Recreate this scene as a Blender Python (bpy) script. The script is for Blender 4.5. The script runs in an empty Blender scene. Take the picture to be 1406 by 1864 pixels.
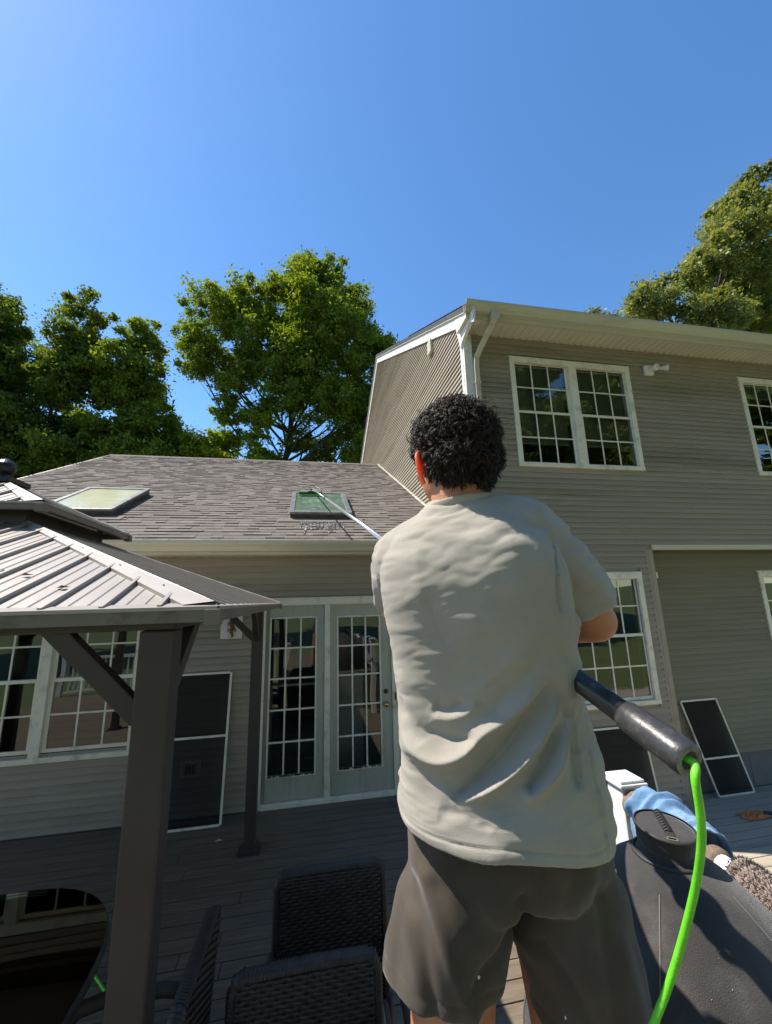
import bpy, math, random
import numpy as np
from mathutils import Vector, Matrix, noise
from math import sin, cos, tan, pi, radians, atan2, hypot
random.seed(7)
S = bpy.context.scene
COL = S.collection
# ------------------------------------------------------------------ camera, sky, sun, exposure
PITCH, ROLL, YAW = radians(12.03), radians(-1.54), radians(11.2)
fw = Vector((sin(YAW)*cos(PITCH), cos(YAW)*cos(PITCH), sin(PITCH)))
r0 = Vector((cos(YAW), -sin(YAW), 0)); u0 = r0.cross(fw)
R_ = r0*cos(ROLL) + u0*sin(ROLL); U_ = u0*cos(ROLL) - r0*sin(ROLL)
cam = bpy.data.cameras.new('camera'); camo = bpy.data.objects.new('camera', cam); COL.objects.link(camo)
camo.matrix_world = Matrix(((R_.x, U_.x, -fw.x, 0), (R_.y, U_.y, -fw.y, 0), (R_.z, U_.z, -fw.z, 0), (0, 0, 0, 1)))
cam.sensor_fit = 'VERTICAL'; cam.sensor_height = 24.0; cam.lens = 24.0*751/1864
cam.clip_start = 0.05; cam.clip_end = 3000
S.camera = camo
SUN_AZ, SUN_EL = radians(-69), radians(56.5)          # azimuth from +Y (into the house), negative = left
world = bpy.data.worlds.new('World'); S.world = world; world.use_nodes = True
nt = world.node_tree; nt.nodes.clear()
wo = nt.nodes.new('ShaderNodeOutputWorld'); bg = nt.nodes.new('ShaderNodeBackground'); sk = nt.nodes.new('ShaderNodeTexSky')
sk.sky_type = 'NISHITA'; sk.sun_disc = False; sk.sun_elevation = SUN_EL; sk.sun_rotation = SUN_AZ
sk.altitude = 0; sk.air_density = 1.0; sk.dust_density = 0.2; sk.ozone_density = 2.6
bg.inputs['Strength'].default_value = 0.15
hs_ = nt.nodes.new('ShaderNodeHueSaturation'); hs_.inputs['Saturation'].default_value = 1.2; nt.links.new(sk.outputs[0], hs_.inputs['Color']); nt.links.new(hs_.outputs[0], bg.inputs['Color']); nt.links.new(bg.outputs[0], wo.inputs['Surface'])
sd = Vector((sin(SUN_AZ)*cos(SUN_EL), cos(SUN_AZ)*cos(SUN_EL), sin(SUN_EL)))
sl = bpy.data.lights.new('sun', 'SUN'); sl.energy = 5.0; sl.angle = radians(0.5); sl.color = (1.0, 0.93, 0.82)
so = bpy.data.objects.new('sun', sl); COL.objects.link(so); so.rotation_euler = sd.to_track_quat('Z', 'Y').to_euler(); so.location = (-20, 10, 40)
S.view_settings.view_transform = 'Standard'; S.view_settings.look = 'None'; S.view_settings.gamma = 1
S.view_settings.use_curve_mapping = False; S.view_settings.exposure = 0.68
S.cycles.max_bounces = 8; S.cycles.transparent_max_bounces = 16
try: S.cycles.use_denoising = True
except Exception: pass

# ------------------------------------------------------------------ helpers
class MB:
    def __init__(s): s.v = []; s.f = []; s.mi = []; s.cm = 0
    def add(s, vs, fs):
        b = len(s.v); s.v.extend([tuple(map(float, q)) for q in vs])
        for f in fs: s.f.append([b+i for i in f]); s.mi.append(s.cm)
        return s
    def box(s, x0, x1, y0, y1, z0, z1):
        return s.add([(x0,y0,z0),(x1,y0,z0),(x1,y1,z0),(x0,y1,z0),(x0,y0,z1),(x1,y0,z1),(x1,y1,z1),(x0,y1,z1)],
              [(0,3,2,1),(4,5,6,7),(0,1,5,4),(1,2,6,5),(2,3,7,6),(3,0,4,7)])
    def bar(s, a, b, w, h, up=(0,0,1)):
        a = Vector(a); b = Vector(b); d = (b-a).normalized(); sd_ = d.cross(Vector(up))
        if sd_.length < 1e-4: sd_ = d.cross(Vector((0,1,0)))
        sd_.normalize(); u = sd_.cross(d)
        vs = [p + sd_*sx*w/2 + u*sy*h/2 for p in (a,b) for sx,sy in ((-1,-1),(1,-1),(1,1),(-1,1))]
        return s.add(vs, [(0,3,2,1),(4,5,6,7),(0,1,5,4),(1,2,6,5),(2,3,7,6),(3,0,4,7)])
    def tube(s, pts, rad, n=12, caps=True, ry=None):
        pts = [Vector(p) for p in pts]
        if not hasattr(rad, '__len__'): rad = [rad]*len(pts)
        if ry is None: ry = rad
        vs = []; prev = None
        for i, p in enumerate(pts):
            d = (pts[min(i+1,len(pts)-1)] - pts[max(i-1,0)])
            if d.length < 1e-9: d = Vector((0,0,1))
            d.normalize()
            if prev is None:
                x = d.cross(Vector((0,0,1)))
                if x.length < 1e-3: x = d.cross(Vector((0,1,0)))
                x.normalize()
            else:
                x = prev - d*prev.dot(d); x.normalize()
            prev = x; y = d.cross(x)
            for k in range(n):
                a = 2*pi*k/n; vs.append(p + x*cos(a)*rad[i] + y*sin(a)*ry[i])
        fs = []
        for i in range(len(pts)-1):
            for k in range(n): fs.append((i*n+k, i*n+(k+1)%n, (i+1)*n+(k+1)%n, (i+1)*n+k))
        if caps: fs.append(tuple(reversed(range(n)))); fs.append(tuple((len(pts)-1)*n+k for k in range(n)))
        return s.add(vs, fs)
    def lathe(s, prof, c=(0,0,0), n=24, caps=True):
        vs = []
        for r, z in prof:
            for k in range(n): a = 2*pi*k/n; vs.append((c[0]+r*cos(a), c[1]+r*sin(a), c[2]+z))
        fs = []
        for i in range(len(prof)-1):
            for k in range(n): fs.append((i*n+k, i*n+(k+1)%n, (i+1)*n+(k+1)%n, (i+1)*n+k))
        if caps: fs.append(tuple(reversed(range(n)))); fs.append(tuple((len(prof)-1)*n+k for k in range(n)))
        return s.add(vs, fs)
    def ell(s, c, r, n=16, m=10, rot=None):
        vs = []; fs = []
        for i in range(m+1):
            t = pi*i/m
            for k in range(n):
                a = 2*pi*k/n; q = Vector((r[0]*sin(t)*cos(a), r[1]*sin(t)*sin(a), r[2]*cos(t)))
                if rot is not None: q = rot @ q
                vs.append(Vector(c)+q)
        for i in range(m):
            for k in range(n): fs.append((i*n+k, (i+1)*n+k, (i+1)*n+(k+1)%n, i*n+(k+1)%n))
        return s.add(vs, fs)
    def prism(s, poly, off):
        off = Vector(off); n = len(poly); vs = [Vector(p) for p in poly] + [Vector(p)+off for p in poly]
        fs = [tuple(reversed(range(n))), tuple(range(n, 2*n))] + [(i, (i+1)%n, n+(i+1)%n, n+i) for i in range(n)]
        return s.add(vs, fs)
    def mesh(s, name, mats, smooth=False):
        me = bpy.data.meshes.new(name); me.from_pydata(s.v, [], s.f); me.update()
        for m in (mats if isinstance(mats, (list, tuple)) else [mats]): me.materials.append(m)
        if any(s.mi): me.polygons.foreach_set('material_index', s.mi)
        if smooth: me.polygons.foreach_set('use_smooth', [True]*len(me.polygons))
        return me

def fixn(me):
    import bmesh
    b = bmesh.new(); b.from_mesh(me); bmesh.ops.remove_doubles(b, verts=b.verts, dist=1e-6); bmesh.ops.recalc_face_normals(b, faces=b.faces); b.to_mesh(me); b.free()

def link(name, me, parent=None, kind=None, label=None, bevel=0, loc=None):
    o = bpy.data.objects.new(name, me); COL.objects.link(o)
    if parent is not None:
        o.parent = parent
        if loc is None and parent.get('wl') is not None: o.location = -Vector(parent['wl'])
    if loc is not None: o.location = loc
    if kind: o['kind'] = kind
    if label: o['label'] = label
    if bevel:
        m = o.modifiers.new('bevel', 'BEVEL'); m.width = bevel; m.segments = 2; m.limit_method = 'ANGLE'; m.harden_normals = False
    return o

def obj(name, mb, mats, parent=None, kind=None, label=None, smooth=False, bevel=0, loc=None):
    me = mb.mesh(name, mats, smooth); fixn(me)
    return link(name, me, parent, kind, label, bevel, loc)

def thing(name, label, cat, loc=(0,0,0), group=None, worldchildren=True, rz=0):
    o = bpy.data.objects.new(name, None); COL.objects.link(o); o.location = loc; o.empty_display_size = .1
    o.rotation_euler = (0,0,rz); o['label'] = label; o['category'] = cat
    if group: o['group'] = group
    if worldchildren: o['wl'] = tuple(loc)
    return o
def tag(o, label, cat, group=None):
    o['label'] = label; o['category'] = cat
    if group: o['group'] = group
    return o
def copy_tree(o, parent=None):
    c = o.copy(); COL.objects.link(c); c.parent = parent
    for ch in list(o.children): copy_tree(ch, c)
    return c

def mat(name, c1, c2=None, scale=8.0, rough=.6, bump=0, bscale=60, stretch=(1,1,1), metallic=0, spec=.5, detail=4, trans=0, sss=0, coat=0, rnd=0, dirt=None, dscale=2.0, contrast=(.35,.65), sheen=0, bdetail=4):
    m = bpy.data.materials.new(name); m.use_nodes = True; n = m.node_tree; N = n.nodes; L = n.links
    b = N['Principled BSDF']; b.inputs['Roughness'].default_value = rough; b.inputs['Metallic'].default_value = metallic
    b.inputs['Specular IOR Level'].default_value = spec
    c1 = (*c1, 1); tc = N.new('ShaderNodeTexCoord'); mp = N.new('ShaderNodeMapping'); mp.inputs['Scale'].default_value = stretch
    L.new(tc.outputs['Object'], mp.inputs['Vector'])
    col = None
    if c2 is not None:
        nz = N.new('ShaderNodeTexNoise'); nz.inputs['Scale'].default_value = scale; nz.inputs['Detail'].default_value = detail; nz.inputs['Roughness'].default_value = .6
        L.new(mp.outputs[0], nz.inputs['Vector'])
        rp = N.new('ShaderNodeValToRGB'); rp.color_ramp.elements[0].position = contrast[0]; rp.color_ramp.elements[1].position = contrast[1]
        rp.color_ramp.elements[0].color = c1; rp.color_ramp.elements[1].color = (*c2, 1)
        L.new(nz.outputs['Fac'], rp.inputs['Fac']); col = rp.outputs['Color']
    if dirt is not None:
        nz = N.new('ShaderNodeTexNoise'); nz.inputs['Scale'].default_value = dscale; nz.inputs['Detail'].default_value = 8; nz.inputs['Roughness'].default_value = .7
        L.new(mp.outputs[0], nz.inputs['Vector'])
        rp = N.new('ShaderNodeValToRGB'); rp.color_ramp.elements[0].position = .52; rp.color_ramp.elements[1].position = .72
        rp.color_ramp.elements[0].color = (0,0,0,1); rp.color_ramp.elements[1].color = (1,1,1,1); L.new(nz.outputs['Fac'], rp.inputs['Fac'])
        mx = N.new('ShaderNodeMix'); mx.data_type = 'RGBA'; L.new(rp.outputs['Color'], mx.inputs[0])
        if col is None: mx.inputs[6].default_value = c1
        else: L.new(col, mx.inputs[6])
        mx.inputs[7].default_value = (*dirt, 1); col = mx.outputs[2]
    if rnd:
        oi = N.new('ShaderNodeObjectInfo'); mr = N.new('ShaderNodeMapRange'); mr.inputs['To Min'].default_value = 1-rnd; mr.inputs['To Max'].default_value = 1+rnd
        L.new(oi.outputs['Random'], mr.inputs['Value'])
        vm = N.new('ShaderNodeVectorMath'); vm.operation = 'SCALE'
        if col is None: vm.inputs[0].default_value = c1[:3]
        else: L.new(col, vm.inputs[0])
        L.new(mr.outputs[0], vm.inputs['Scale']); col = vm.outputs[0]
    if col is None: b.inputs['Base Color'].default_value = c1
    else: L.new(col, b.inputs['Base Color'])
    if bump:
        nb = N.new('ShaderNodeTexNoise'); nb.inputs['Scale'].default_value = bscale; nb.inputs['Detail'].default_value = bdetail
        L.new(mp.outputs[0], nb.inputs['Vector']); bp = N.new('ShaderNodeBump'); bp.inputs['Strength'].default_value = bump; bp.inputs['Distance'].default_value = .01
        L.new(nb.outputs['Fac'], bp.inputs['Height']); L.new(bp.outputs[0], b.inputs['Normal'])
    if sss: b.inputs['Subsurface Weight'].default_value = sss; b.inputs['Subsurface Radius'].default_value = (1,.25,.1); b.inputs['Subsurface Scale'].default_value = .01
    if coat: b.inputs['Coat Weight'].default_value = coat
    if sheen: b.inputs['Sheen Weight'].default_value = sheen; b.inputs['Sheen Roughness'].default_value = .4
    return m

def glass_mat(name, tint=(.75,.8,.76), k=1.7, wob=.02):
    m = bpy.data.materials.new(name); m.use_nodes = True; n = m.node_tree; N = n.nodes; L = n.links; N.clear()
    o = N.new('ShaderNodeOutputMaterial'); t = N.new('ShaderNodeBsdfTransparent'); g = N.new('ShaderNodeBsdfGlossy'); mx = N.new('ShaderNodeMixShader')
    fr = N.new('ShaderNodeFresnel'); fr.inputs['IOR'].default_value = 1.5; mu = N.new('ShaderNodeMath'); mu.operation = 'MULTIPLY'; mu.inputs[1].default_value = k; mu.use_clamp = True
    nz = N.new('ShaderNodeTexNoise'); nz.inputs['Scale'].default_value = 1.6; nz.inputs['Detail'].default_value = 1; tc = N.new('ShaderNodeTexCoord'); L.new(tc.outputs['Object'], nz.inputs['Vector'])
    bp = N.new('ShaderNodeBump'); bp.inputs['Strength'].default_value = wob; bp.inputs['Distance'].default_value = .2; L.new(nz.outputs['Fac'], bp.inputs['Height']); L.new(bp.outputs[0], g.inputs['Normal'])
    t.inputs['Color'].default_value = (*tint, 1); g.inputs['Roughness'].default_value = 0.0; g.inputs['Color'].default_value = (.95,1,.97,1)
    L.new(fr.outputs[0], mu.inputs[0]); L.new(mu.outputs[0], mx.inputs[0]); L.new(t.outputs[0], mx.inputs[1]); L.new(g.outputs[0], mx.inputs[2]); L.new(mx.outputs[0], o.inputs['Surface'])
    return m

M = {}
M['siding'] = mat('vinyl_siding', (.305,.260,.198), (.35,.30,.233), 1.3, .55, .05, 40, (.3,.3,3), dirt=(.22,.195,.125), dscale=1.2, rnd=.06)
M['siding_r'] = mat('vinyl_siding_recess_shade', (.20,.18,.115), (.235,.212,.14), 1.3, .55, .05, 40, (.3,.3,3), dirt=(.17,.17,.09), dscale=1.2, rnd=.05)  # same siding in a darker copy, shade of the recess put into the colour
M['trim'] = mat('white_trim', (.74,.69,.56), (.80,.76,.63), 3, .45, .03, 30, dirt=(.45,.44,.34), dscale=5)
M['cream'] = mat('cream_aluminium', (.50,.47,.35), (.57,.54,.41), 2, .45, .02, 20, (.2,1,1), dirt=(.33,.31,.22), dscale=2.5)
M['soffit'] = mat('soffit_vinyl', (.60,.56,.44), (.66,.62,.49), 2, .5, 0)
M['door'] = mat('door_paint', (.42,.41,.33), (.48,.47,.37), 4, .45, .04, 20, (4,4,.6), dirt=(.33,.34,.28), dscale=4)
M['vinylw'] = mat('white_vinyl', (.80,.80,.78), (.74,.74,.71), 5, .35, .02, 40, dirt=(.55,.53,.46), dscale=14)
M['glass'] = glass_mat('window_glass', k=3.0)
M['glass_sky'] = mat('wet_glass_reflection_tone', (.10,.155,.115), (.15,.22,.165), 4, .1, .03, 30, spec=.9, dirt=(.28,.36,.29), dscale=7)  # opaque green stands in for trees and sky mirrored in the wet pane
M['glass_sky2'] = mat('hazy_skylight_glass', (.50,.52,.33), (.58,.57,.36), 3, .12, .03, 30, spec=.8, dirt=(.6,.6,.5), dscale=6)
M['glass_table'] = glass_mat('table_glass', (.62,.66,.63), 1.0, .01)
M['room'] = mat('room_wall', (.22,.20,.17), (.26,.24,.2), 2, .8)
M['dark'] = mat('dark_void', (.02,.02,.02), rough=.8)
M['lead'] = mat('dark_flashing', (.045,.045,.045), (.08,.08,.075), 8, .5, .05, 60)
M['alum'] = mat('skylight_aluminium', (.20,.20,.19), (.30,.29,.27), 6, .4, .05, 40, metallic=.4, dirt=(.12,.10,.08), dscale=8)
for i, c in enumerate([(.125,.107,.092),(.136,.116,.100),(.145,.124,.107),(.118,.101,.088),(.152,.131,.113),(.130,.112,.098)]):
    M['sh%d' % i] = mat('asphalt_shingle', c, tuple(x*1.35 for x in c), 90, .9, .5, 350, detail=2, dirt=tuple(x*1.5 for x in c), dscale=2.2)
SH = [M['sh%d' % i] for i in range(6)]
M['deck'] = mat('weathered_shaded_deck_board', (.12,.090,.060), (.18,.14,.098), 6, .75, .25, 60, (.5,6,6), dirt=(.12,.105,.085), dscale=1.1, rnd=.10)  # weathered boards, darkened further to carry the shade under the gazebo
M['deck_r'] = mat('sunlit_tone_deck_board', (.36,.31,.24), (.44,.38,.30), 6, .75, .2, 60, (.5,6,6), dirt=(.25,.22,.17), dscale=1.1, rnd=.08)  # paler copy of the deck boards, sunlight put into the colour
M['gaz'] = mat('gazebo_powder_coat', (.050,.041,.037), (.064,.053,.048), 3, .45, .05, 250, spec=.4)
M['gazroof'] = mat('gazebo_roof_metal', (.345,.31,.27), (.375,.335,.295), 3, .42, .03, 120, (2,2,.4), spec=.5, dirt=(.31,.275,.235), dscale=3.5, metallic=.1)
M['gazgut'] = mat('gazebo_gutter_metal', (.14,.12,.095), (.18,.15,.12), 3, .45, .05, 120, dirt=(.09,.06,.04), dscale=5)
M['wicker'] = mat('dark_wicker', (.040,.032,.025), (.068,.056,.045), 25, .6, .15, 200, rnd=.1, spec=.5)
M['black_metal'] = mat('black_metal', (.02,.02,.022), rough=.4, metallic=.2)
M['screen'] = None
M['lawn'] = mat('lawn_grass', (.075,.105,.028), (.12,.145,.042), 1.5, .9, .6, 30, detail=8)
M['bark'] = mat('tree_bark', (.045,.036,.028), (.09,.075,.06), 9, .9, .6, 30, (1,1,.25))
M['brass'] = mat('brass', (.55,.38,.14), rough=.28, metallic=1)
M['bronze'] = mat('dark_bronze', (.10,.06,.03), rough=.4, metallic=.8)
M['rust'] = mat('rusty_iron', (.22,.09,.04), (.12,.05,.03), 30, .7, .2, 80)
M['conc'] = mat('foundation_concrete', (.15,.15,.145), (.20,.20,.19), 3, .9, .3, 40)
M['lamp'] = mat('lamp_white', (.72,.70,.66), rough=.4)
M['blind'] = mat('blind_slat', (.42,.42,.38), rough=.6)
def screen_mat():
    m = bpy.data.materials.new('insect_mesh'); m.use_nodes = True; N = m.node_tree.nodes; L = m.node_tree.links
    b = N['Principled BSDF']; b.inputs['Specular IOR Level'].default_value = .1; b.inputs['Base Color'].default_value = (.014,.012,.013,1); b.inputs['Roughness'].default_value = .7; b.inputs['Alpha'].default_value = .72
    return m
M['screen'] = screen_mat()

ZD, ZR, ZP, ZG = -2.157, -2.42, -1.38, -3.1     # wing deck, right deck, raised platform, lawn
YL, YR, YC = 5.16, 4.60, 4.85                   # wing wall, main wall, recessed wall
PT = .0718                                      # siding exposure
# ------------------------------------------------------------------ setting: lawn, decks
g = MB(); n_ = 40
def gz(x, y):
    d = hypot(x, y-4); return ZG + (.02*max(0, d-25)) + .15*noise.noise(Vector((x*.05, y*.05, 0)))
xs = [-400,-200,-100,-60,-40,-30,-20,-14,-8,-4,0,4,8,14,20,30,40,60,100,200,400]
vs = [(x, y, gz(x, y)-.05) for y in xs for x in xs]; k_ = len(xs)
g.add(vs, [(j*k_+i, j*k_+i+1, (j+1)*k_+i+1, (j+1)*k_+i) for j in range(k_-1) for i in range(k_-1)])
obj('lawn', g, M['lawn'], kind='structure', smooth=True)

def deck(name, x0, x1, y0, y1, z, m, bw=.127, gap=.007, fascia=True, vary=0):
    f = MB(); f.box(x0+.02, x1-.02, y0+.02, y1-.02, z-.26, z-.036)
    if fascia: f.box(x0-.012, x1+.012, y0-.03, y0-.004, z-.26, z-.002); f.box(x0-.03, x0-.004, y0-.004, y1, z-.26, z-.002); f.box(x1+.004, x1+.03, y0-.004, y1, z-.26, z-.002)
    d = obj(name, f, m, kind='structure')
    y = y1 - bw; i = 0
    while y > y0 - 1e-3:
        cuts = [x0]; c = x0 + random.uniform(1.2, 3.6)
        while c < x1 - 1: cuts.append(c); c += random.choice([2.44, 3.66])
        cuts.append(x1)
        for a, b in zip(cuts, cuts[1:]):
            q = MB(); q.box(a+.002, b-.002, y+gap/2, y+bw-gap/2, z-.028, z + random.uniform(-.0012, .0012)); obj('deck_board', q, m, d, bevel=.003)
        y -= bw; i += 1
    return d
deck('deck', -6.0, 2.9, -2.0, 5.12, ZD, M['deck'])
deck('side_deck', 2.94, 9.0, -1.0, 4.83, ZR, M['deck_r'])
pf = deck('raised_platform', -.35, 1.62, -2.2, 1.46, ZP, M['deck'], bw=.14)
q = MB(); q.box(-.33, 1.60, 1.40, 1.445, ZD+.01, ZP-.26)
for x in (-.33, .6, 1.52): q.box(x, x+.08, 1.30, 1.39, ZD+.01, ZP-.26); q.box(x, x+.08, -2.15, -2.06, ZD+.01, ZP-.26)
obj('support_post', q, M['deck'], pf)

# ------------------------------------------------------------------ house pieces
def board(name, parent, plane, c, a0, a1, z0, h, m, b0=None, b1=None, out=-1):
    """one course of lap siding: a0..a1 along the wall at its foot, b0..b1 at its top"""
    b0 = a0 if b0 is None else b0; b1 = a1 if b1 is None else b1
    z1 = z0 + h + .004
    P = (lambda u, o, z: (u, c + o*out*-1*-1, z)) if plane == 'Y' else (lambda u, o, z: (c + o*out, u, z))
    P = (lambda u, o, z: (u, c - o, z)) if plane == 'Y' else (lambda u, o, z: (c - o, u, z))
    j = random.uniform(-.0008, .0008)
    q = MB(); q.add([P(a0,.001,z0),P(a1,.001,z0),P(a1,.024+j,z0),P(a0,.024+j,z0),P(a1,.0232+j,z0+.010),P(a0,.0232+j,z0+.010),P(b1,.003,z1),P(b0,.003,z1),P(b1,.0,z1),P(b0,.0,z1)],
        [(0,1,2,3),(3,2,4,5),(5,4,6,7),(7,6,8,9),(0,3,5,7,9),(1,8,6,4,2)])
    me = q.mesh(name, m)
    return link(name, me, parent)

def siding(parent, plane, c, a0, a1, z0, z1, holes, m, lim=None):
    z = z0
    while z < z1 - .01:
        h = min(PT, z1 - z); segs = [(a0, a1, a0, a1)]
        if lim: segs = [lim(z, z+h)]
        for (h0, h1, k0, k1) in holes:
            if z + h > k0 and z < k1:
                ns = []
                for s in segs:
                    if s[0] < h0: ns.append((s[0], min(s[1], h0), s[2], min(s[3], h0)))
                    if s[1] > h1: ns.append((max(s[0], h1), s[1], max(s[2], h1), s[3]))
                ns = [s for s in ns if s[1]-s[0] > .01]; segs = ns
        if not lim and random.random() < .4:      # staggered lap joints
            cut = []
            for s in segs:
                if s[1]-s[0] > 2.2: c_ = random.uniform(s[0]+.6, s[1]-.6); cut += [(s[0], c_-.001, s[2], c_-.001), (c_+.0005, s[1], c_+.0005, s[3])]
                else: cut.append(s)
            segs = cut
        for s in segs:
            if s[1]-s[0] > .015: board('siding_board', parent, plane, c, s[0], s[1], z, h, m, s[2], s[3])
        z += PT

def room(parent, x0, x1, y0, y1, z0, z1):
    q = MB(); V = [(x0,y0,z0),(x1,y0,z0),(x1,y1,z0),(x0,y1,z0),(x0,y0,z1),(x1,y0,z1),(x1,y1,z1),(x0,y1,z1)]
    q.add(V, [(0,1,2,3),(7,6,5,4),(1,5,6,2),(2,6,7,3),(3,7,4,0)]); me = q.mesh('room', M['room']); link('room', me, parent)

def window(parent, x0, x1, z0, z1, y, units, cols, rows=2, casing=.085, mull=.0, label=None, blind=None, sill=True, muntin=.018):
    """units: list of (gx0, gx1, zbot, zmeet, ztop) of glass; casing fills the rest"""
    f = MB(); P = -.032
    f.box(x0, x1, y+P, y-.002, z1-casing*.9, z1); f.box(x0, x1, y+P-.006, y-.002, z0, z0+.05)
    f.box(x0, x0+casing*.8, y+P+.001, y-.002, z0+.05, z1-casing*.9); f.box(x1-casing*.8, x1, y+P+.001, y-.002, z0+.05, z1-casing*.9)
    f.box(x0-.012, x1+.012, y+P+.008, y-.001, z1, z1+.012)
    for (ua, ub) in zip(units, units[1:]): f.box(ua[1]+.04, ub[0]-.04, y+P+.001, y-.002, z0+.05, z1-casing*.9)
    w = obj('window', f, M['trim'], parent, label=label, bevel=.003)
    for (g0, g1, zb, zm, zt) in units:
        lo = x0+casing*.8 if g0-x0 < .3 else g0-.04; hi = x1-casing*.8 if x1-g1 < .3 else g1+.04
        for (a, b, yo, nm) in ((zm+.018, zt, .018, 'sash'), (zb, zm-.018, .004, 'sash')):
            t = MB(); Y0 = y+yo; Y1 = y+yo+.028
            t.box(lo, g0, Y0, Y1, a-.035, b+.03); t.box(g1, hi, Y0, Y1, a-.035, b+.03)
            t.box(g0, g1, Y0, Y1, a-.035, a); t.box(g0, g1, Y0, Y1, b, b+.03)
            obj(nm, t, M['trim'], w, bevel=.002)
            cw = (g1-g0)/cols; rh = (b-a)/rows
            mt = MB()
            for c in range(1, cols): mt.box(g0+c*cw-muntin/2, g0+c*cw+muntin/2, Y0+.008, Y0+.016, a, b)
            for r in range(1, rows): mt.box(g0, g1, Y0+.0075, Y0+.0165, a+r*rh-muntin/2, a+r*rh+muntin/2)
            obj('muntin', mt, M['trim'], w)
            for c in range(cols):
                for r in range(rows):
                    p = MB(); yy = Y0+.012; X0 = g0+c*cw+(muntin/2 if c else 0); X1 = g0+(c+1)*cw-(muntin/2 if c < cols-1 else 0); Z0 = a+r*rh+(muntin/2 if r else 0); Z1 = a+(r+1)*rh-(muntin/2 if r < rows-1 else 0)
                    p.add([(X0,yy,Z0),(X1,yy,Z0),(X1,yy,Z1),(X0,yy,Z1)], [(0,1,2,3)]); link('pane', p.mesh('pane', M['glass']), w)
        jb = MB()   # jamb reveal around the opening
        jb.box(lo-.006, lo, y+.0, y+.10, zb-.05, zt+.05); jb.box(hi, hi+.006, y+.0, y+.10, zb-.05, zt+.05); jb.box(lo, hi, y+.047, y+.10, zb-.05, zb-.036); jb.box(lo, hi, y+.05, y+.10, zt+.031, zt+.05)
        obj('jamb', jb, M['trim'], w)
        if blind:
            bl = MB(); zz = zt-.02
            while zz > blind: bl.bar((g0+.01, y+.085, zz), (g1-.01, y+.085, zz), .022, .0012, up=(0,.55,.83)); zz -= .024
            bl.box(g0+.01, g1-.01, y+.075, y+.095, blind-.02, blind-.005); bl.box(g0+.01, g1-.01, y+.07, y+.10, zt-.02, zt+.01)
            obj('blind', bl, M['blind'], w)
    return w

# ================================================================== single-storey wing
wing = thing('house_wing', 'single-storey taupe sided wing with grey shingle roof, two skylights and white french doors', 'house wing', (-2.5, YL, ZD))
wallL = MB()
RS, RC = .5, -1.785
def rz(y): return RS*y + RC
YE, YRG = 4.86, 11.25
HL = [(-3.50,-1.79,-1.43,-.03), (-.40,1.03,-2.157,-.02)]     # holes: window, doors
def backing(mb, x0, x1, y0, y1, z0, z1, holes):
    holes = [(max(h[0],x0),min(h[1],x1),max(h[2],z0),min(h[3],z1)) for h in holes if h[1] > x0 and h[0] < x1 and h[3] > z0 and h[2] < z1]
    xs_ = sorted(set([x0, x1] + [h for q in holes for h in q[:2]])); zs_ = sorted(set([z0, z1] + [h for q in holes for h in q[2:]]))
    for a, b in zip(xs_, xs_[1:]):
        for c, d in zip(zs_, zs_[1:]):
            mx_, mz_ = (a+b)/2, (c+d)/2
            if not any(h[0] < mx_ < h[1] and h[2] < mz_ < h[3] for h in holes): mb.box(a, b, y0, y1, c, d)
backing(wallL, -4.86, 2.02, YL+.002, YL+.12, -3.1, .62, HL)
wallL.prism([(-4.86,YL+.12,-3.1),(-4.86,17.2,-3.1),(-4.86,17.2,.7),(-4.86,YRG,rz(YRG)-.06),(-4.86,YL+.12,.70)], (.1,0,0)); wallL.box(-4.76, 2.02, 17.2, 17.3, -3.1, .62)
wl = obj('front_wall', wallL, M['siding'], wing)
siding(wl, 'Y', YL, -4.86, 2.03, ZD+.005, .56, [(-3.52,-1.735,-1.49,.04), (-.475,1.09,-2.157,.035)], M['siding'])
room(wing, -4.6, 2.0, YL+.121, YL+3.4, ZD, .5)
window(wing, -3.58, -1.73, -1.505, .05, YL, [(-3.50,-2.735,-1.385,-.73,-.06), (-2.56,-1.80,-1.385,-.73,-.06)], 3, label='wide twin window beside the leaning screen')
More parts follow.
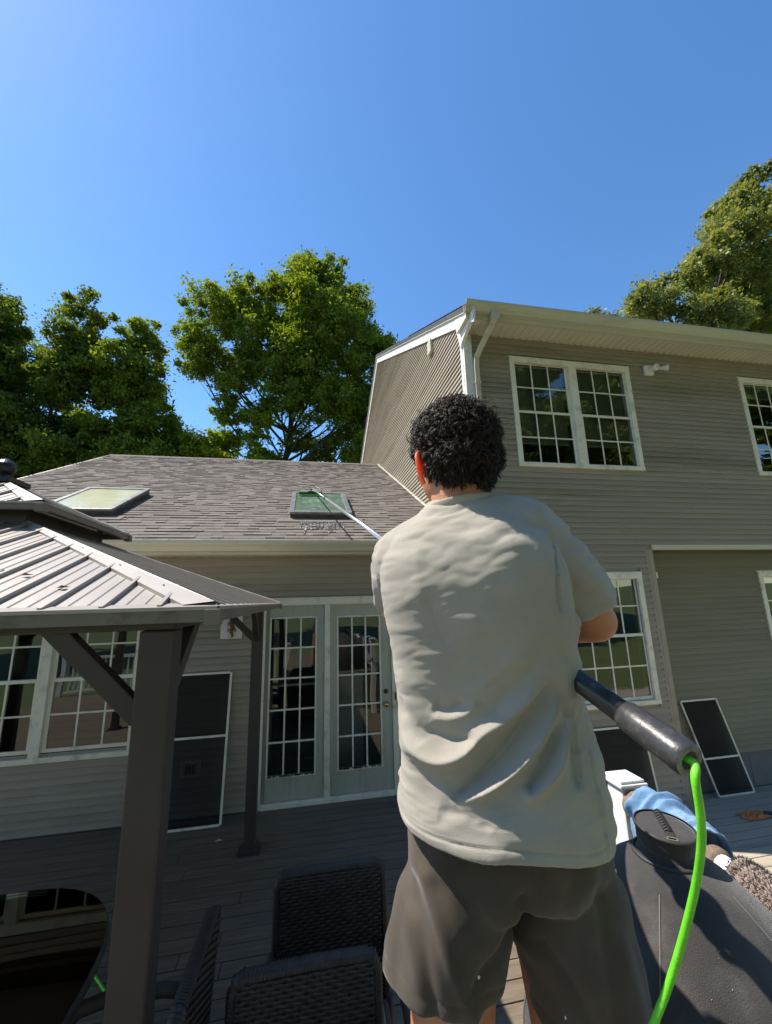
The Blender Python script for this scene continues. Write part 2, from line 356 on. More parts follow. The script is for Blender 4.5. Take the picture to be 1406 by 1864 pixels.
# french door unit
dj = MB(); y = YL
dj.box(-.48, 1.10, y-.035, y-.001, -.035, .04); dj.box(-.49, 1.11, y-.045, y-.001, .04, .055)
dj.box(-.48, -.44, y-.034, y-.001, ZD, -.035); dj.box(1.035, 1.10, y-.034, y-.001, ZD, -.035)
dj.box(.235, .300, y-.030, y+.045, ZD+.05, -.035); dj.box(-.44, 1.035, y-.03, y+.09, ZD, ZD+.05); dj.box(-.44, 1.035, y-.05, y-.03, ZD, ZD+.028)
door_frame = obj('door_frame', dj, M['trim'], wing, bevel=.003)
def french(x0, x1, g0, g1, zb, zt, handle):
    d = MB(); a, b = ZD+.055, -.036; Y0, Y1 = YL+.004, YL+.046
    d.box(x0, g0, Y0, Y1, a, b); d.box(g1, x1, Y0, Y1, a, b); d.box(g0, g1, Y0, Y1, a, zb); d.box(g0, g1, Y0, Y1, zt, b)
    o = obj('door', d, M['door'], wing, bevel=.002, label='fixed left french door leaf' if not handle else 'right french door leaf with brass knob')
    t = MB(); w = .018
    t.box(g0-w, g0, Y0-.012, Y0, zb-w, zt+w); t.box(g1, g1+w, Y0-.012, Y0, zb-w, zt+w); t.box(g0, g1, Y0-.012, Y0, zt, zt+w); t.box(g0, g1, Y0-.012, Y0, zb-w, zb)
    # faint raised-panel joint lines of stiles
    for xx in (g0-.085, g1+.085):
        if x0 < xx < x1: t.box(xx-.001, xx+.001, Y0-.0015, Y0, a, b)
    obj('glazing_bead', t, M['trim'], o, bevel=.002)
    cols, rows = 3, 5; cw = (g1-g0)/cols; rh = (zt-zb)/rows; mt = MB()
    for c in range(1, cols): mt.box(g0+c*cw-.009, g0+c*cw+.009, Y0+.004, Y0+.014, zb, zt)
    for r in range(1, rows): mt.box(g0, g1, Y0+.0035, Y0+.0145, zb+r*rh-.009, zb+r*rh+.009)
    obj('muntin', mt, M['trim'], o)
    for c in range(cols):
        for r in range(rows):
            p = MB(); X0 = g0+c*cw+.004; X1 = g0+(c+1)*cw-.004; Z0 = zb+r*rh+.004; Z1 = zb+(r+1)*rh-.004; yy = Y0+.018
            p.add([(X0,yy,Z0),(X1,yy,Z0),(X1,yy,Z1),(X0,yy,Z1)], [(0,1,2,3)]); link('pane', p.mesh('pane', M['glass']), o)
    # peeling sealant along the foot of the glass
    pe = MB()
    for k in range(26):
        x = random.uniform(g0, g1); l = random.uniform(.01,.05); pe.box(x, min(g1, x+l), Y0-.014, Y0-.0125, zb-random.uniform(.0,.012), zb+random.uniform(.002,.012))
    obj('peeling_sealant', pe, M['lead'], o)
    if handle:
        k = MB()
        for (zz, r, mm) in ((-1.201,.030,'brass'),(-1.061,.027,'bronze')):
            k = MB(); pr = [(r,0),(r,.006),(r*.45,.010),(r*.4,.028),(r*.95,.036),(r*1.0,.050),(r*.7,.060),(.001,.062)] if mm == 'brass' else [(r,0),(r,.012),(r*.8,.02),(.001,.021)]
            vs0 = len(k.v); k.lathe(pr, (0,0,0), 20); k.v = [(vx+.962, Y0-vz, vy+zz) for vx, vy, vz in k.v]
            obj('knob' if mm == 'brass' else 'deadbolt', k, M[mm], o, smooth=True)
    return o
french(-.438, .233, -.378, .128, -1.855, -.185, False)
french(.302, 1.033, .400, .893, -1.848, -.192, True)
q = MB(); q.box(1.062, 1.078, YL-.042, YL-.036, -1.16, -1.075); q.bar((1.07, YL-.055, -1.14),(1.07, YL-.055, -1.10), .012,.012); obj('strike_plate', q, M['bronze'], wing)
# interior things seen through the panes
t = thing('display_shelf', 'pale indoor shelf behind the left french door', 'shelf', (-.1, YL+.5, -.95))
q = MB(); q.box(-.42, .30, YL+.35, YL+.6, -1.0, -.975); obj('shelf_board', q, M['lamp'], t); q = MB()
for x in (-.4, .28): q.box(x, x+.02, YL+.37, YL+.58, ZD+.002, -1.0)
obj('leg', q, M['lamp'], t)
q = MB(); q.tube([(-.27,YL+.45,-.97),(-.25,YL+.45,-.90),(-.24,YL+.45,-.8),(-.20,YL+.45,-.62),(-.165,YL+.45,-.5)], [.026,.018,.02,.026,.02], 10); q.tube([(-.19,YL+.45,-.97),(-.185,YL+.45,-.90),(-.185,YL+.45,-.8),(-.175,YL+.45,-.62),(-.165,YL+.45,-.5)], [.026,.018,.02,.026,.02], 10)
q.ell((-.165, YL+.45, -.46), (.035,.03,.04)); tag(obj('figurine', q, mat('carved_wood', (.35,.16,.08), (.5,.25,.13), 20, .6), smooth=True), 'brown carved wooden figurine on the shelf behind the left door leaf', 'figurine')
t = thing('armchair', 'dark indoor armchair standing behind the french doors', 'armchair', (.1, YL+1.3, ZD))
dk = mat('dark_upholstery', (.03,.03,.03), (.05,.045,.04), 8, .8)
q = MB(); q.box(-.5,.3,YL+.9,YL+1.6,ZD+.15,ZD+.5); obj('seat', q, dk, t, bevel=.05); q = MB(); q.box(-.5,.3,YL+1.5,YL+1.7,ZD+.5,ZD+1.05); obj('backrest', q, dk, t, bevel=.05)
q = MB(); q.box(-.62,-.5,YL+.9,YL+1.7,ZD+.02,ZD+.68); obj('arm', q, dk, t, bevel=.04); q = MB(); q.box(.3,.42,YL+.9,YL+1.7,ZD+.02,ZD+.68); obj('arm', q, dk, t, bevel=.04)
t = thing('picture_frame', 'framed picture hanging indoors behind the right french door', 'picture', (.55, YL+2.0, -.3))
q = MB(); q.box(.62,.92,YL+2.2,YL+2.22,-.42,-.16); obj('frame', q, M['lamp'], t); q = MB(); q.box(.66,.88,YL+2.19,YL+2.199,-.38,-.20); obj('print', q, dk, t)
t = thing('side_cabinet', 'low white indoor cabinet behind the right french door', 'cabinet', (.6, YL+.9, ZD))
q = MB(); q.box(.38,.78,YL+.7,YL+1.2,ZD+.02,-.95); obj('body', q, M['lamp'], t); q = MB(); q.box(.36,.80,YL+.68,YL+1.22,-.949,-.92); obj('top', q, M['lamp'], t)

# soffit, fascia, gutter of the wing
ev = MB(); ev.box(-4.95, 2.02, 4.94, YL-.001, .548, .560)
sf = obj('soffit', ev, M['soffit'], wing)
hm = MB()
x = -4.9
while x < 2.0: hm.box(x, x+.012, YL-.035, YL-.02, .5465, .5475); hm.box(x, x+.012, 4.955, 4.965, .5465, .5475); x += .127
obj('vent_slot', hm, M['dark'], sf, kind='stuff')
def gutter(parent, x0, x1, yw, zt, h=.12, d=.115, m='cream', name='gutter'):
    """K-style gutter: profile swept along X, hung on a fascia at yw"""
    pr = [(yw,zt-.005),(yw,zt-h),(yw-d*.55,zt-h),(yw-d*.62,zt-h*.80),(yw-d*.70,zt-h*.62),(yw-d*.93,zt-h*.38),(yw-d,zt-h*.25),(yw-d,zt),(yw-d+.014,zt),(yw-d+.014,zt-.012),(yw-d+.008,zt-.012),(yw-d+.008,zt-h*.24),(yw-d*.9,zt-h*.34),(yw-d*.64,zt-h*.62),(yw-d*.52,zt-h+.006),(yw-.006,zt-h+.006),(yw-.006,zt-.005)]
    q = MB(); q.prism([(x0, a, b) for a, b in pr], (x1-x0, 0, 0)); return obj(name, q, M[m], parent)
fs = MB(); fs.box(-4.97, 2.02, 4.915, 4.939, .545, .70); obj('fascia', fs, M['cream'], wing)
gw = gutter(wing, -4.99, 2.0, 4.914, .695, .115, .13)
lf = MB()
for k in range(60):
    x = random.uniform(-2.2, 1.4); yy = random.uniform(4.80, 4.90); lf.ell((x, yy, .692+random.uniform(-.004,.006)), (random.uniform(.006,.02), random.uniform(.005,.012), .004), 6, 4)
obj('gutter_debris', lf, mat('leaf_litter', (.30,.17,.07), (.12,.08,.04), 40, .9), wing, kind='stuff')
# wing roof
RS, RC = .5, -1.785
def rz(y): return RS*y + RC
YE, YRG = 4.86, 11.25
NRM = Vector((0, -RS, 1)).normalized(); SLP = Vector((0, 1, RS)).normalized()
HIPX = -4.98
def xl(y): return HIPX
rb = MB(); rb.add([(xl(YE),YE,rz(YE)),(2.03,YE,rz(YE)),(2.03,YRG,rz(YRG)),(HIPX,YRG,rz(YRG))],[(0,1,2,3)])
rb.add([(HIPX,YRG,rz(YRG)),(2.03,YRG,rz(YRG)),(2.03,17.6,rz(YE)),(xl(YE),17.6,rz(YE))],[(0,1,2,3)])
roof = obj('roof', rb, M['sh3'], wing)
EXP = .1245; nrow = int((YRG-YE)/SLP.y/EXP)
tabs = []
SKY = [(-.22-.03,.64+.03,5.88-.03,7.12+.03), (-3.37-.03,-2.50+.03,5.90-.03,7.12+.03)]
for r in range(nrow+1):
    y = YE + r*EXP*SLP.y; x = HIPX - .02 + random.uniform(0,.03)
    while x < 2.0:
        w = random.choice([.11,.13,.155,.18,.215]); x2 = min(x+w, 2.025)
        if x2-x > .02 and not any(a < (x+x2)/2 < b and c < y+.05 < d for a, b, c, d in SKY): tabs.append((x, x2, y, random.choice([.006,.009,.013,.015])))
        x = x2 + .0015
def tab(mb, x0, x1, y, th):
    a = Vector((0, y, rz(y))); L = EXP*1.06; b = a + SLP*L
    def P(x, p, o): return (x, p.y + NRM.y*o, p.z + NRM.z*o)
    mb.add([P(x0,a,.001),P(x1,a,.001),P(x1,a,th),P(x0,a,th),P(x0,b,.0015),P(x1,b,.0015)],[(0,1,2,3),(3,2,5,4),(0,3,4),(1,5,2)])
near = [t_ for t_ in tabs if t_[0] > -4.2][:300]; ns = set(map(id, near)); far_mb = MB()
for t_ in tabs:
    if id(t_) in ns:
        q = MB(); tab(q, *t_); link('shingle', q.mesh('shingle', random.choice(SH)), roof)
    else:
        far_mb.cm = random.randrange(6); tab(far_mb, *t_)
far_o = link('shingle_field', far_mb.mesh('shingle_field', SH), roof, kind='stuff')
q = MB()
x = HIPX
while x < 2.0:
    x2 = min(x+.135, 2.03)
    q.add([(x,YRG-.13,rz(YRG-.13)+.014),(x2,YRG-.13,rz(YRG-.13)+.008),(x2,YRG,rz(YRG)+.022),(x,YRG,rz(YRG)+.028),(x2,YRG+.13,rz(YRG-.13)+.008),(x,YRG+.13,rz(YRG-.13)+.014)],[(0,1,2,3),(3,2,4,5)]); x = x2
s_ = 99
while s_ < 6.2:
    a = Vector((HIPX-s_, YRG-s_, rz(YRG-s_)+.02)); b = Vector((HIPX-s_-.1, YRG-s_-.1, rz(YRG-s_-.1)+.02)); o1 = Vector((.09,-.09,-.045)); o2 = Vector((-.09,.09,-.045))
    q.add([a,b,b+o1,a+o1,b+o2,a+o2],[(0,1,2,3),(0,5,4,1)]); s_ += .1
obj('ridge_cap', q, M['sh0'], roof)
q = MB(); q.add([(HIPX-.03,YE,rz(YE)-.16),(HIPX,YE,rz(YE)-.16),(HIPX,YRG,rz(YRG)-.16),(HIPX-.03,YRG,rz(YRG)-.16),(HIPX-.03,YE,rz(YE)+.006),(HIPX,YE,rz(YE)+.006),(HIPX,YRG,rz(YRG)+.006),(HIPX-.03,YRG,rz(YRG)+.006)],[(0,3,2,1),(4,5,6,7),(0,1,5,4),(1,2,6,5),(2,3,7,6),(3,0,4,7)]); obj('rake_board', q, M['trim'], wing)
# flashing where the roof meets the gable wall
q = MB(); a = Vector((2.02, YE-.02, rz(YE-.02)+.0)); b = Vector((2.02, YRG, rz(YRG))); q.bar(a+NRM*.02, b+NRM*.02, .018, .045); obj('step_flashing', q, M['trim'], wing)
# skylights
def roofp(x, y, h): return Vector((x, y, rz(y))) + NRM*h
def skylight(x0, x1, y0, y1, gm, lab, sheet=False):
    def bx(mb, a0, a1, b0, b1, h0, h1):
        mb.add([roofp(a0,b0,h0),roofp(a1,b0,h0),roofp(a1,b1,h0),roofp(a0,b1,h0),roofp(a0,b0,h1),roofp(a1,b0,h1),roofp(a1,b1,h1),roofp(a0,b1,h1)],[(0,3,2,1),(4,5,6,7),(0,1,5,4),(1,2,6,5),(2,3,7,6),(3,0,4,7)])
    k = MB(); w = .055
    bx(k, x0, x1, y0, y0+w, -.02, .075); bx(k, x0, x1, y1-w, y1, -.02, .075); bx(k, x0, x0+w, y0+w, y1-w, -.02, .075); bx(k, x1-w, x1, y0+w, y1-w, -.02, .075)
    s = obj('skylight', k, M['lead'], wing, label=lab, bevel=.004)
    k = MB(); o = .012; w2 = .055
    bx(k, x0-o, x1+o, y0-o, y0+w2, .077, .112); bx(k, x0-o, x1+o, y1-w2, y1+o, .077, .112); bx(k, x0-o, x0+w2, y0+w2, y1-w2, .077, .112); bx(k, x1-w2, x1+o, y0+w2, y1-w2, .077, .112)
    obj('frame', k, M['alum'], s, bevel=.006)
    k = MB(); k.add([roofp(x0+w2,y0+w2,.100),roofp(x1-w2,y0+w2,.100),roofp(x1-w2,y1-w2,.100),roofp(x0+w2,y1-w2,.100)],[(0,1,2,3)]); link('pane', k.mesh('pane', gm), s)
    k = MB(); a, b = (x0+w2, x1-w2)
    k.add([roofp(a,y0+w2,.06),roofp(b,y0+w2,.06),roofp(b,y1-w2,.06),roofp(a,y1-w2,.06)],[(0,1,2,3)]); link('lining', k.mesh('lining', mat('skylight_well', (.42,.55,.46)) if not sheet else M['lamp']), s)
    k = MB(); bx(k, x0-.16, x1+.16, y0-.16, y0-.002, .012, .016); obj('apron_flashing', k, M['sh2'], s)
    return s
skylight(-.22, .64, 5.88, 7.10, M['glass_sky'], 'wet skylight with green reflections coloured in, being washed with a brush')
skylight(-3.37, -2.50, 5.90, 7.10, M['glass_sky2'], 'pale hazy skylight to the left')
# water running down below the washed skylight
q = MB()
wm = mat('chalky_streak', (.36,.32,.28), (.06,.055,.05), 9, .5, contrast=(.40,.48))
for k in range(13):
    x = -.05 + .045*k + random.uniform(-.02,.02); yy = 5.72; pts = []
    w_ = random.uniform(.004,.016)
    while yy > 5.72 - random.uniform(.25,.75) and yy > 5.0:
        pts.append((x, yy, w_*random.uniform(.6,1.3))); x += random.uniform(-.004,.004)+.003*sin(yy*9+k); yy -= .03
    for (xa,ya,wa),(xb,yb,wb) in zip(pts, pts[1:]):
        q.add([roofp(xa-wa,ya,.0155),roofp(xa+wa,ya,.0155),roofp(xb+wb,yb,.0155),roofp(xb-wb,yb,.0155)],[(0,1,2,3)])
obj('water_streak', q, wm, roof)

# plaque and outlet on the wing wall
t = thing('wall_ornament', 'white square wall plaque with a rusty iron lizard shape beside the doors', 'wall plaque', (-.81, YL-.014, -.27))
q = MB(); q.box(-.935,-.70,YL-.036,YL-.014,-.385,-.14); obj('plate', q, M['trim'], t, bevel=.004)
q = MB(); q.tube([(-.80,YL-.05,-.15),(-.83,YL-.052,-.21),(-.80,YL-.052,-.26),(-.815,YL-.05,-.31),(-.80,YL-.05,-.36),(-.815,YL-.05,-.375)], [.014,.02,.026,.018,.008,.004], 8)
for s1, z1 in ((-1,-.22),(1,-.22),(-1,-.29),(1,-.29)): q.tube([(-.812,YL-.05,z1),(-.812+s1*.035,YL-.05,z1+.012),(-.812+s1*.045,YL-.05,z1-.02)], [.009,.007,.005], 6)
obj('iron_figure', q, M['rust'], t, smooth=True)
t = thing('wall_outlet', 'small cream outdoor outlet cover behind the leaning screen', 'outlet', (-1.16, YL-.014, -1.69))
q = MB(); q.box(-1.262,-1.062,YL-.03,YL-.013,-1.77,-1.61); obj('surround', q, M['cream'], t, bevel=.003); q = MB(); q.box(-1.225,-1.10,YL-.043,-.031+YL,-1.745,-1.635); obj('cover', q, M['siding'], t, bevel=.006)
q = MB()
for k in range(3): q.box(-1.205+.033*k,-1.19+.033*k,YL-.0455,YL-.0435,-1.725,-1.655)
obj('rib', q, M['lead'], t)

def leaning_screen(label, bl, br, tr, tl, mid, loc, fw_=.022):
    t = thing('window_screen', label, 'window screen', loc)
    bl, br, tr, tl = map(Vector, (bl, br, tr, tl)); nrm = (br-bl).cross(tl-bl).normalized()
    for a, b in ((bl,tl),(br,tr)): q = MB(); q.bar(a, b, fw_, .014, up=(nrm)); obj('frame_bar', q, M['trim'], t)
    d = (tl-bl).normalized(); e = (br-bl).normalized()
    for a, b in ((bl,br),(tl,tr),(bl.lerp(tl,mid), br.lerp(tr,mid))): q = MB(); q.bar(a+e*fw_*.5, b-e*fw_*.5, fw_, .0135, up=(nrm)); obj('frame_bar', q, M['trim'], t)
    q = MB(); q.add([bl,br,tr,tl],[(0,1,2,3)]); link('mesh_sheet', q.mesh('mesh_sheet', M['screen']), t)
leaning_screen('tall white-framed insect screen leaning beside the white doors', (-1.55,4.90,ZD+.012),(-.795,4.90,ZD+.012),(-.795,5.125,-.745),(-1.55,5.125,-.745), .56, (-1.17,4.9,ZD))
# ================================================================== two-storey house
house = thing('main_house', 'two-storey taupe sided house with white trimmed windows and cream gutter', 'house', (6, YR, ZR))
XG = 2.034; XE = 13.0
ZS = 3.444                                   # soffit height
HM = [(2.70,4.45,1.65,3.12),(6.49,8.24,1.65,3.12),(3.14,4.11,-1.24,.19)]
bk = MB()
backing(bk, XG+.012, XE, YR+.002, YR+.12, .552, ZS+.1, HM); backing(bk, XG+.012, 4.33, YR+.002, YR+.12, -3.1, .552, HM)
bk.box(XE-.1, XE, YR+.12, 17, -3.1, ZS); bk.box(XG+.012, XE, 16.9, 17, -3.1, 3.6)
mw = obj('front_wall', bk, M['siding'], house)
siding(mw, 'Y', YR, XG+.09, XE, .615, ZS, [(2.655,4.485,1.625,3.16),(6.41,8.27,1.625,3.16)], M['siding'])
siding(mw, 'Y', YR, XG+.09, 4.335, ZR+.01, .612, [(3.075,4.18,-1.285,.25)], M['siding'])
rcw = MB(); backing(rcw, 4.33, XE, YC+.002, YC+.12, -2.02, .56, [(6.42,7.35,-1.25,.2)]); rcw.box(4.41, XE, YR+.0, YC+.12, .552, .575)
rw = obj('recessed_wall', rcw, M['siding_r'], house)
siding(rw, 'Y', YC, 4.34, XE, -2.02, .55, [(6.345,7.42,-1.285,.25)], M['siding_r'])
q = MB(); q.box(4.33, XE, YC+.005, YC+.13, -3.1, -2.021); fd = obj('foundation', q, M['conc'], house)
q = MB()
for x in (5.62, 7.2, 8.8): q.box(x, x+.006, YC+.003, YC+.0049, -2.4, -2.05)
obj('form_joint', q, M['lead'], fd)
q = MB(); q.box(4.338, 4.408, YR-.02, YC+.01, ZR, .55); q.box(4.30,4.338, YR-.018, YR-.001, ZR, .55); obj('corner_post', q, M['siding'], house, bevel=.004)
q = MB(); q.box(4.409, XE, YR-.022, YR-.001, .551, .612); q.box(4.409, XE, YR-.026, YR+.02, .543, .5505); obj('overhang_trim', q, M['cream'], house, bevel=.002)
q = MB(); q.tube([(4.60,YC-.03,.25),(4.605,YC-.03,-1.28)], .017, 8); q.box(4.585,4.64,YC-.055,YC-.012,.19,.27); obj('conduit', q, M['trim'], house)
window(house, 2.648, 4.492, 1.617, 3.167, YR, [(2.734,3.486,1.69,2.39,3.09),(3.676,4.42,1.69,2.39,3.09)], 3, label='upper twin window beside the downspout', blind=1.98)
window(house, 6.405, 8.25, 1.617, 3.167, YR, [(6.505,7.25,1.69,2.39,3.09),(7.44,8.18,1.69,2.39,3.09)], 3, label='upper twin window at the right edge', blind=2.9)
window(house, 3.068, 4.187, -1.294, .258, YR, [(3.155,4.10,-1.205,-.50,.175)], 4, label='lower window behind the man\'s elbow')
window(house, 6.335, 7.43, -1.294, .262, YC, [(6.425,7.34,-1.205,-.50,.175)], 3, label='lower window in the recessed wall')
room(house, 2.2, 8.6, YR+.121, YR+3.2, .7, 3.4); room(house, 2.2, 4.3, YR+.121, YR+3.2, ZR, .5); room(house, 4.5, 8.5, YC+.121, YC+3, ZR, .5)
# gable wall, facing left
YB = 17.0; YPK = 10.78; GS = .53
def zroof(y): return 3.79 + GS*(y-4.6) if y < YPK else 3.79 + GS*(YPK-4.6) - GS*(y-YPK)
def ytop(z): return 4.6 + (z-3.79+.20)/GS
gbk = MB(); gbk.prism([(XG+.002,YR+.001,-3.1),(XG+.002,YB,-3.1),(XG+.002,YB,3.4),(XG+.002,YPK,6.95),(XG+.002,YR+.001,3.65)], (.10,0,0))
gw_ = obj('gable_wall', gbk, M['siding'], house)
def glim(z, zt):
    def lo(zz):
        a = YR + .02
        if zz < rz(YRG): a = max(a, -99)      # the wing roof hides the part below it, boards stop on the flashing
        if zz > 3.58: a = max(a, ytop(zz))
        return a
    def hi(zz):
        h = YPK + (zroof(YPK)-.20-zz)/GS
        return min(h, YB)
    def start(zz):
        return lo(zz)
    a, b, c, d = start(z), hi(z), start(zt), hi(zt)
    zr0 = (z - RC)/RS; zr1 = (zt - RC)/RS
    if z < 3.8:  b = min(b, zr0+.02) if zr0 < YRG else b; d = min(d, zr1+.02) if zr1 < YRG else d
    return (a, b, c, d)
siding(gw_, 'X', XG, 0, 0, .55, 6.9, [], M['siding'], lim=glim)
# rake boards, corner boards, soffit, fascia, cornice return
q = MB()
def rake(mb, x0, x1, d0, d1):
    for (ya, yb) in ((4.17, YPK), (YPK, 16.2)):
        za, zb = zroof(ya), zroof(yb)
        mb.add([(x0,ya,za-d1),(x1,ya,za-d1),(x1,yb,zb-d1),(x0,yb,zb-d1),(x0,ya,za-d0),(x1,ya,za-d0),(x1,yb,zb-d0),(x0,yb,zb-d0)],[(0,3,2,1),(4,5,6,7),(0,1,5,4),(1,2,6,5),(2,3,7,6),(3,0,4,7)])
rake(q, XG-.045, XG-.020, .03, .24); obj('rake_board', q, M['vinylw'], house)
q = MB(); rake(q, XG-.070, XG-.046, .02, .075); obj('rake_moulding', q, M['cream'], house)
q = MB(); q.box(XG-.026, XG-.001, YR+.03, YR+.1, .6, 3.75); q.box(XG-.022, XG+.09, YR-.024, YR+.029, -1.0, ZS); obj('corner_board', q, M['vinylw'], house, bevel=.002)
q = MB(); q.box(XG-.0, XG+.092, YR-.021, YR-.0005, ZR, ZS-.002); obj('corner_post', q, M['siding'], house)
q = MB(); q.prism([(XG-.05,4.19,ZS+.0),(XG-.05,4.19,3.60),(XG-.05,YR+.14,3.86),(XG-.05,YR+.14,3.62),(XG-.05,YR+.02,3.24),(XG-.05,YR-.03,3.30)], (.048,0,0)); obj('cornice_return', q, M['vinylw'], house)
q = MB(); q.box(XG-.10, XE, 4.29, YR-.001, ZS, ZS+.01)
so_ = obj('soffit', q, M['soffit'], house); q = MB(); x = XG+.02
while x < 10.5: q.box(x, x+.006, 4.30, YR-.03, ZS-.004, ZS-.0005); x += .105
obj('soffit_groove', q, M['cream'], so_, kind='stuff')
q = MB(); x = XG+.06
while x < 10.5: q.box(x, x+.010, YR-.045, YR-.02, ZS-.002, ZS-.0012); x += .105
obj('vent_slot', q, M['dark'], so_, kind='stuff')
q = MB(); q.box(XG-.10, XE, 4.262, 4.289, ZS-.008, ZS+.17); obj('fascia', q, M['cream'], house)
gutter(house, XG-.13, XE, 4.261, ZS+.175, .125, .115)
# downspout with its elbows
q = MB(); pth = [(2.29,4.20,3.54),(2.29,4.205,3.42),(2.262,4.30,3.34),(2.20,4.47,3.18),(2.165,4.545,3.08),(2.155,4.55,2.95),(2.155,4.55,-.15),(2.155,4.55,-2.3)]
for a, b in zip(pth, pth[1:]): q.bar(a, tuple(Vector(b)+(Vector(b)-Vector(a)).normalized()*.012), .068, .052, up=(0,1,0) if abs(a[2]-b[2]) > .1 else (0,0,1))
ds = obj('downspout', q, M['cream'], house, bevel=.008)
q = MB(); q.box(2.245,2.335,4.16,4.25,3.40,3.49); q.box(2.112,2.198,4.515,4.585,2.7,2.73); q.box(2.112,2.198,4.515,4.585,.5,.53); obj('strap', q, M['cream'], ds, bevel=.004)
# roof of the two-storey part
q = MB()
for (ya, yb) in ((4.235, YPK), (16.25, YPK)):
    za, zb = zroof(ya)-.005, zroof(yb)-.005; q.add([(XG-.075,ya,za-.05),(XE,ya,za-.05),(XE,yb,zb-.05),(XG-.075,yb,zb-.05),(XG-.075,ya,za+.03),(XE,ya,za+.03),(XE,yb,zb+.03),(XG-.075,yb,zb+.03)],[(0,3,2,1),(4,5,6,7),(0,1,5,4),(1,2,6,5),(2,3,7,6),(3,0,4,7)])
mr = obj('roof', q, M['lead'], house); q = MB(); q.cm = 0
y = 4.23
while y < 7: 
    z = zroof(y)+.032; x = XG-.085
    while x < 11:
        w = random.uniform(.2,.34); q.cm = random.randrange(6); h = random.choice([.004,.009]); q.add([(x,y,z),(x+w,y,z),(x+w,y,z+h),(x,y,z+h),(x+w,y+.12,z+.0636),(x,y+.12,z+.0636)],[(0,1,2,3),(3,2,4,5),(0,3,5),(1,4,2)]); x += w+.002
    y += .115
obj('shingle_field', q, SH, mr, kind='stuff')
q = MB(); q.add([(XG-.02, 5.83,4.0),(XG-.02,5.95,4.08),(XG-.02,5.95,4.26),(XG-.02,5.83,4.20)],[(0,1,2,3)])
q = MB(); q.box(XG-.07, XG-.012, 5.80, 5.98, 3.98, 4.22); obj('vent_cover', q, M['cream'], house, bevel=.01)
# floodlight
t = thing('floodlight', 'twin-head white floodlight mounted under the soffit between the upper windows', 'floodlight', (4.80, YR-.014, 3.13))
q = MB(); q.box(4.735,4.875,YR-.075,YR-.014,3.05,3.20); obj('junction_box', q, M['lamp'], t, bevel=.02)
def head(c, d, r):
    d = Vector(d).normalized(); q = MB(); pr = [(.018,0),(.022,.02),(.026,.045),(r*.75,.075),(r,.10),(r,.112)]
    pts = [Vector(c)+d*b for a, b in pr]; q.tube(pts, [a for a, b in pr], 18, caps=False); q.tube([pts[-1], pts[-1]-d*.004], [r*.98, r*.98], 18)
    h = obj('lamp_head', q, M['lamp'], t, smooth=True)
    q = MB(); q.tube([Vector(c)+d*.04, Vector(c)+d*.118],[.02, .015], 12); obj('bulb', q, mat('bulb_glass', (.8,.6,.5), rough=.15), h, smooth=True)
head((4.80,YR-.075,3.13), (.05,-1,-.25), .05); head((4.93,YR-.10,3.14), (.75,-.6,-.18), .045)
q = MB(); q.tube([(4.86,YR-.05,3.13),(4.90,YR-.07,3.135),(4.945,YR-.105,3.145)], .017, 10); obj('arm', q, M['lamp'], t, smooth=True)
leaning_screen('narrow insect screen leaning on the recessed wall', (4.90,4.70,ZR+.012),(5.42,4.70,ZR+.012),(5.225,4.815,-1.357),(4.685,4.815,-1.357), .38, (5.1,4.7,ZR), .02)
leaning_screen('insect screen leaning under the lower window behind the white post', (3.02,4.42,ZR+.012),(3.86,4.42,ZR+.012),(3.87,4.565,-1.505),(3.03,4.565,-1.505), .16, (3.4,4.42,ZR), .02)

# ================================================================== gazebo
gz_ = thing('gazebo', 'dark brown gazebo with tan ribbed metal double-tier roof', 'gazebo', (-1.88, 2.96, ZD))
XR, XLg, YN, YF = -.26, -3.56, 1.31, 4.61
PX = (-.453, -3.34); PY = (1.50, 4.40)
for x in PX:
    for y in PY:
        q = MB(); q.box(x-.05, x+.05, y-.05, y+.05, ZD+.012, -.075); p = obj('post', q, M['gaz'], gz_, bevel=.006)
        q = MB(); q.box(x-.095, x+.095, y-.095, y+.095, ZD+.001, ZD+.011); q.prism([(x-.075,y-.075,ZD+.0115),(x+.075,y-.075,ZD+.0115),(x+.075,y+.075,ZD+.0115),(x-.075,y+.075,ZD+.0115)], (0,0,.03)); obj('base_plate', q, M['gaz'], p, bevel=.004)
for y in PY: q = MB(); q.box(PX[1]-.05, PX[0]+.048, y-.044, y+.044, -.074, -.016); obj('beam', q, M['gaz'], gz_, bevel=.004)
for x in PX: q = MB(); q.box(x-.044, x+.044, PY[0]+.045, PY[1]-.045, -.0735, -.0165); obj('beam', q, M['gaz'], gz_, bevel=.004)
for x, sx in ((PX[0],-1),(PX[1],1)):
    for y, sy in ((PY[0],1),(PY[1],-1)):
        q = MB(); q.bar((x+sx*.04, y, -.335), (x+sx*.315, y, -.055), .045, .058, up=(0,0,1)); obj('knee_brace', q, M['gaz'], gz_, bevel=.004)
        q = MB(); q.bar((x, y+sy*.04, -.335), (x, y+sy*.40, -.055), .045, .058, up=(0,0,1)); obj('knee_brace', q, M['gaz'], gz_, bevel=.004)
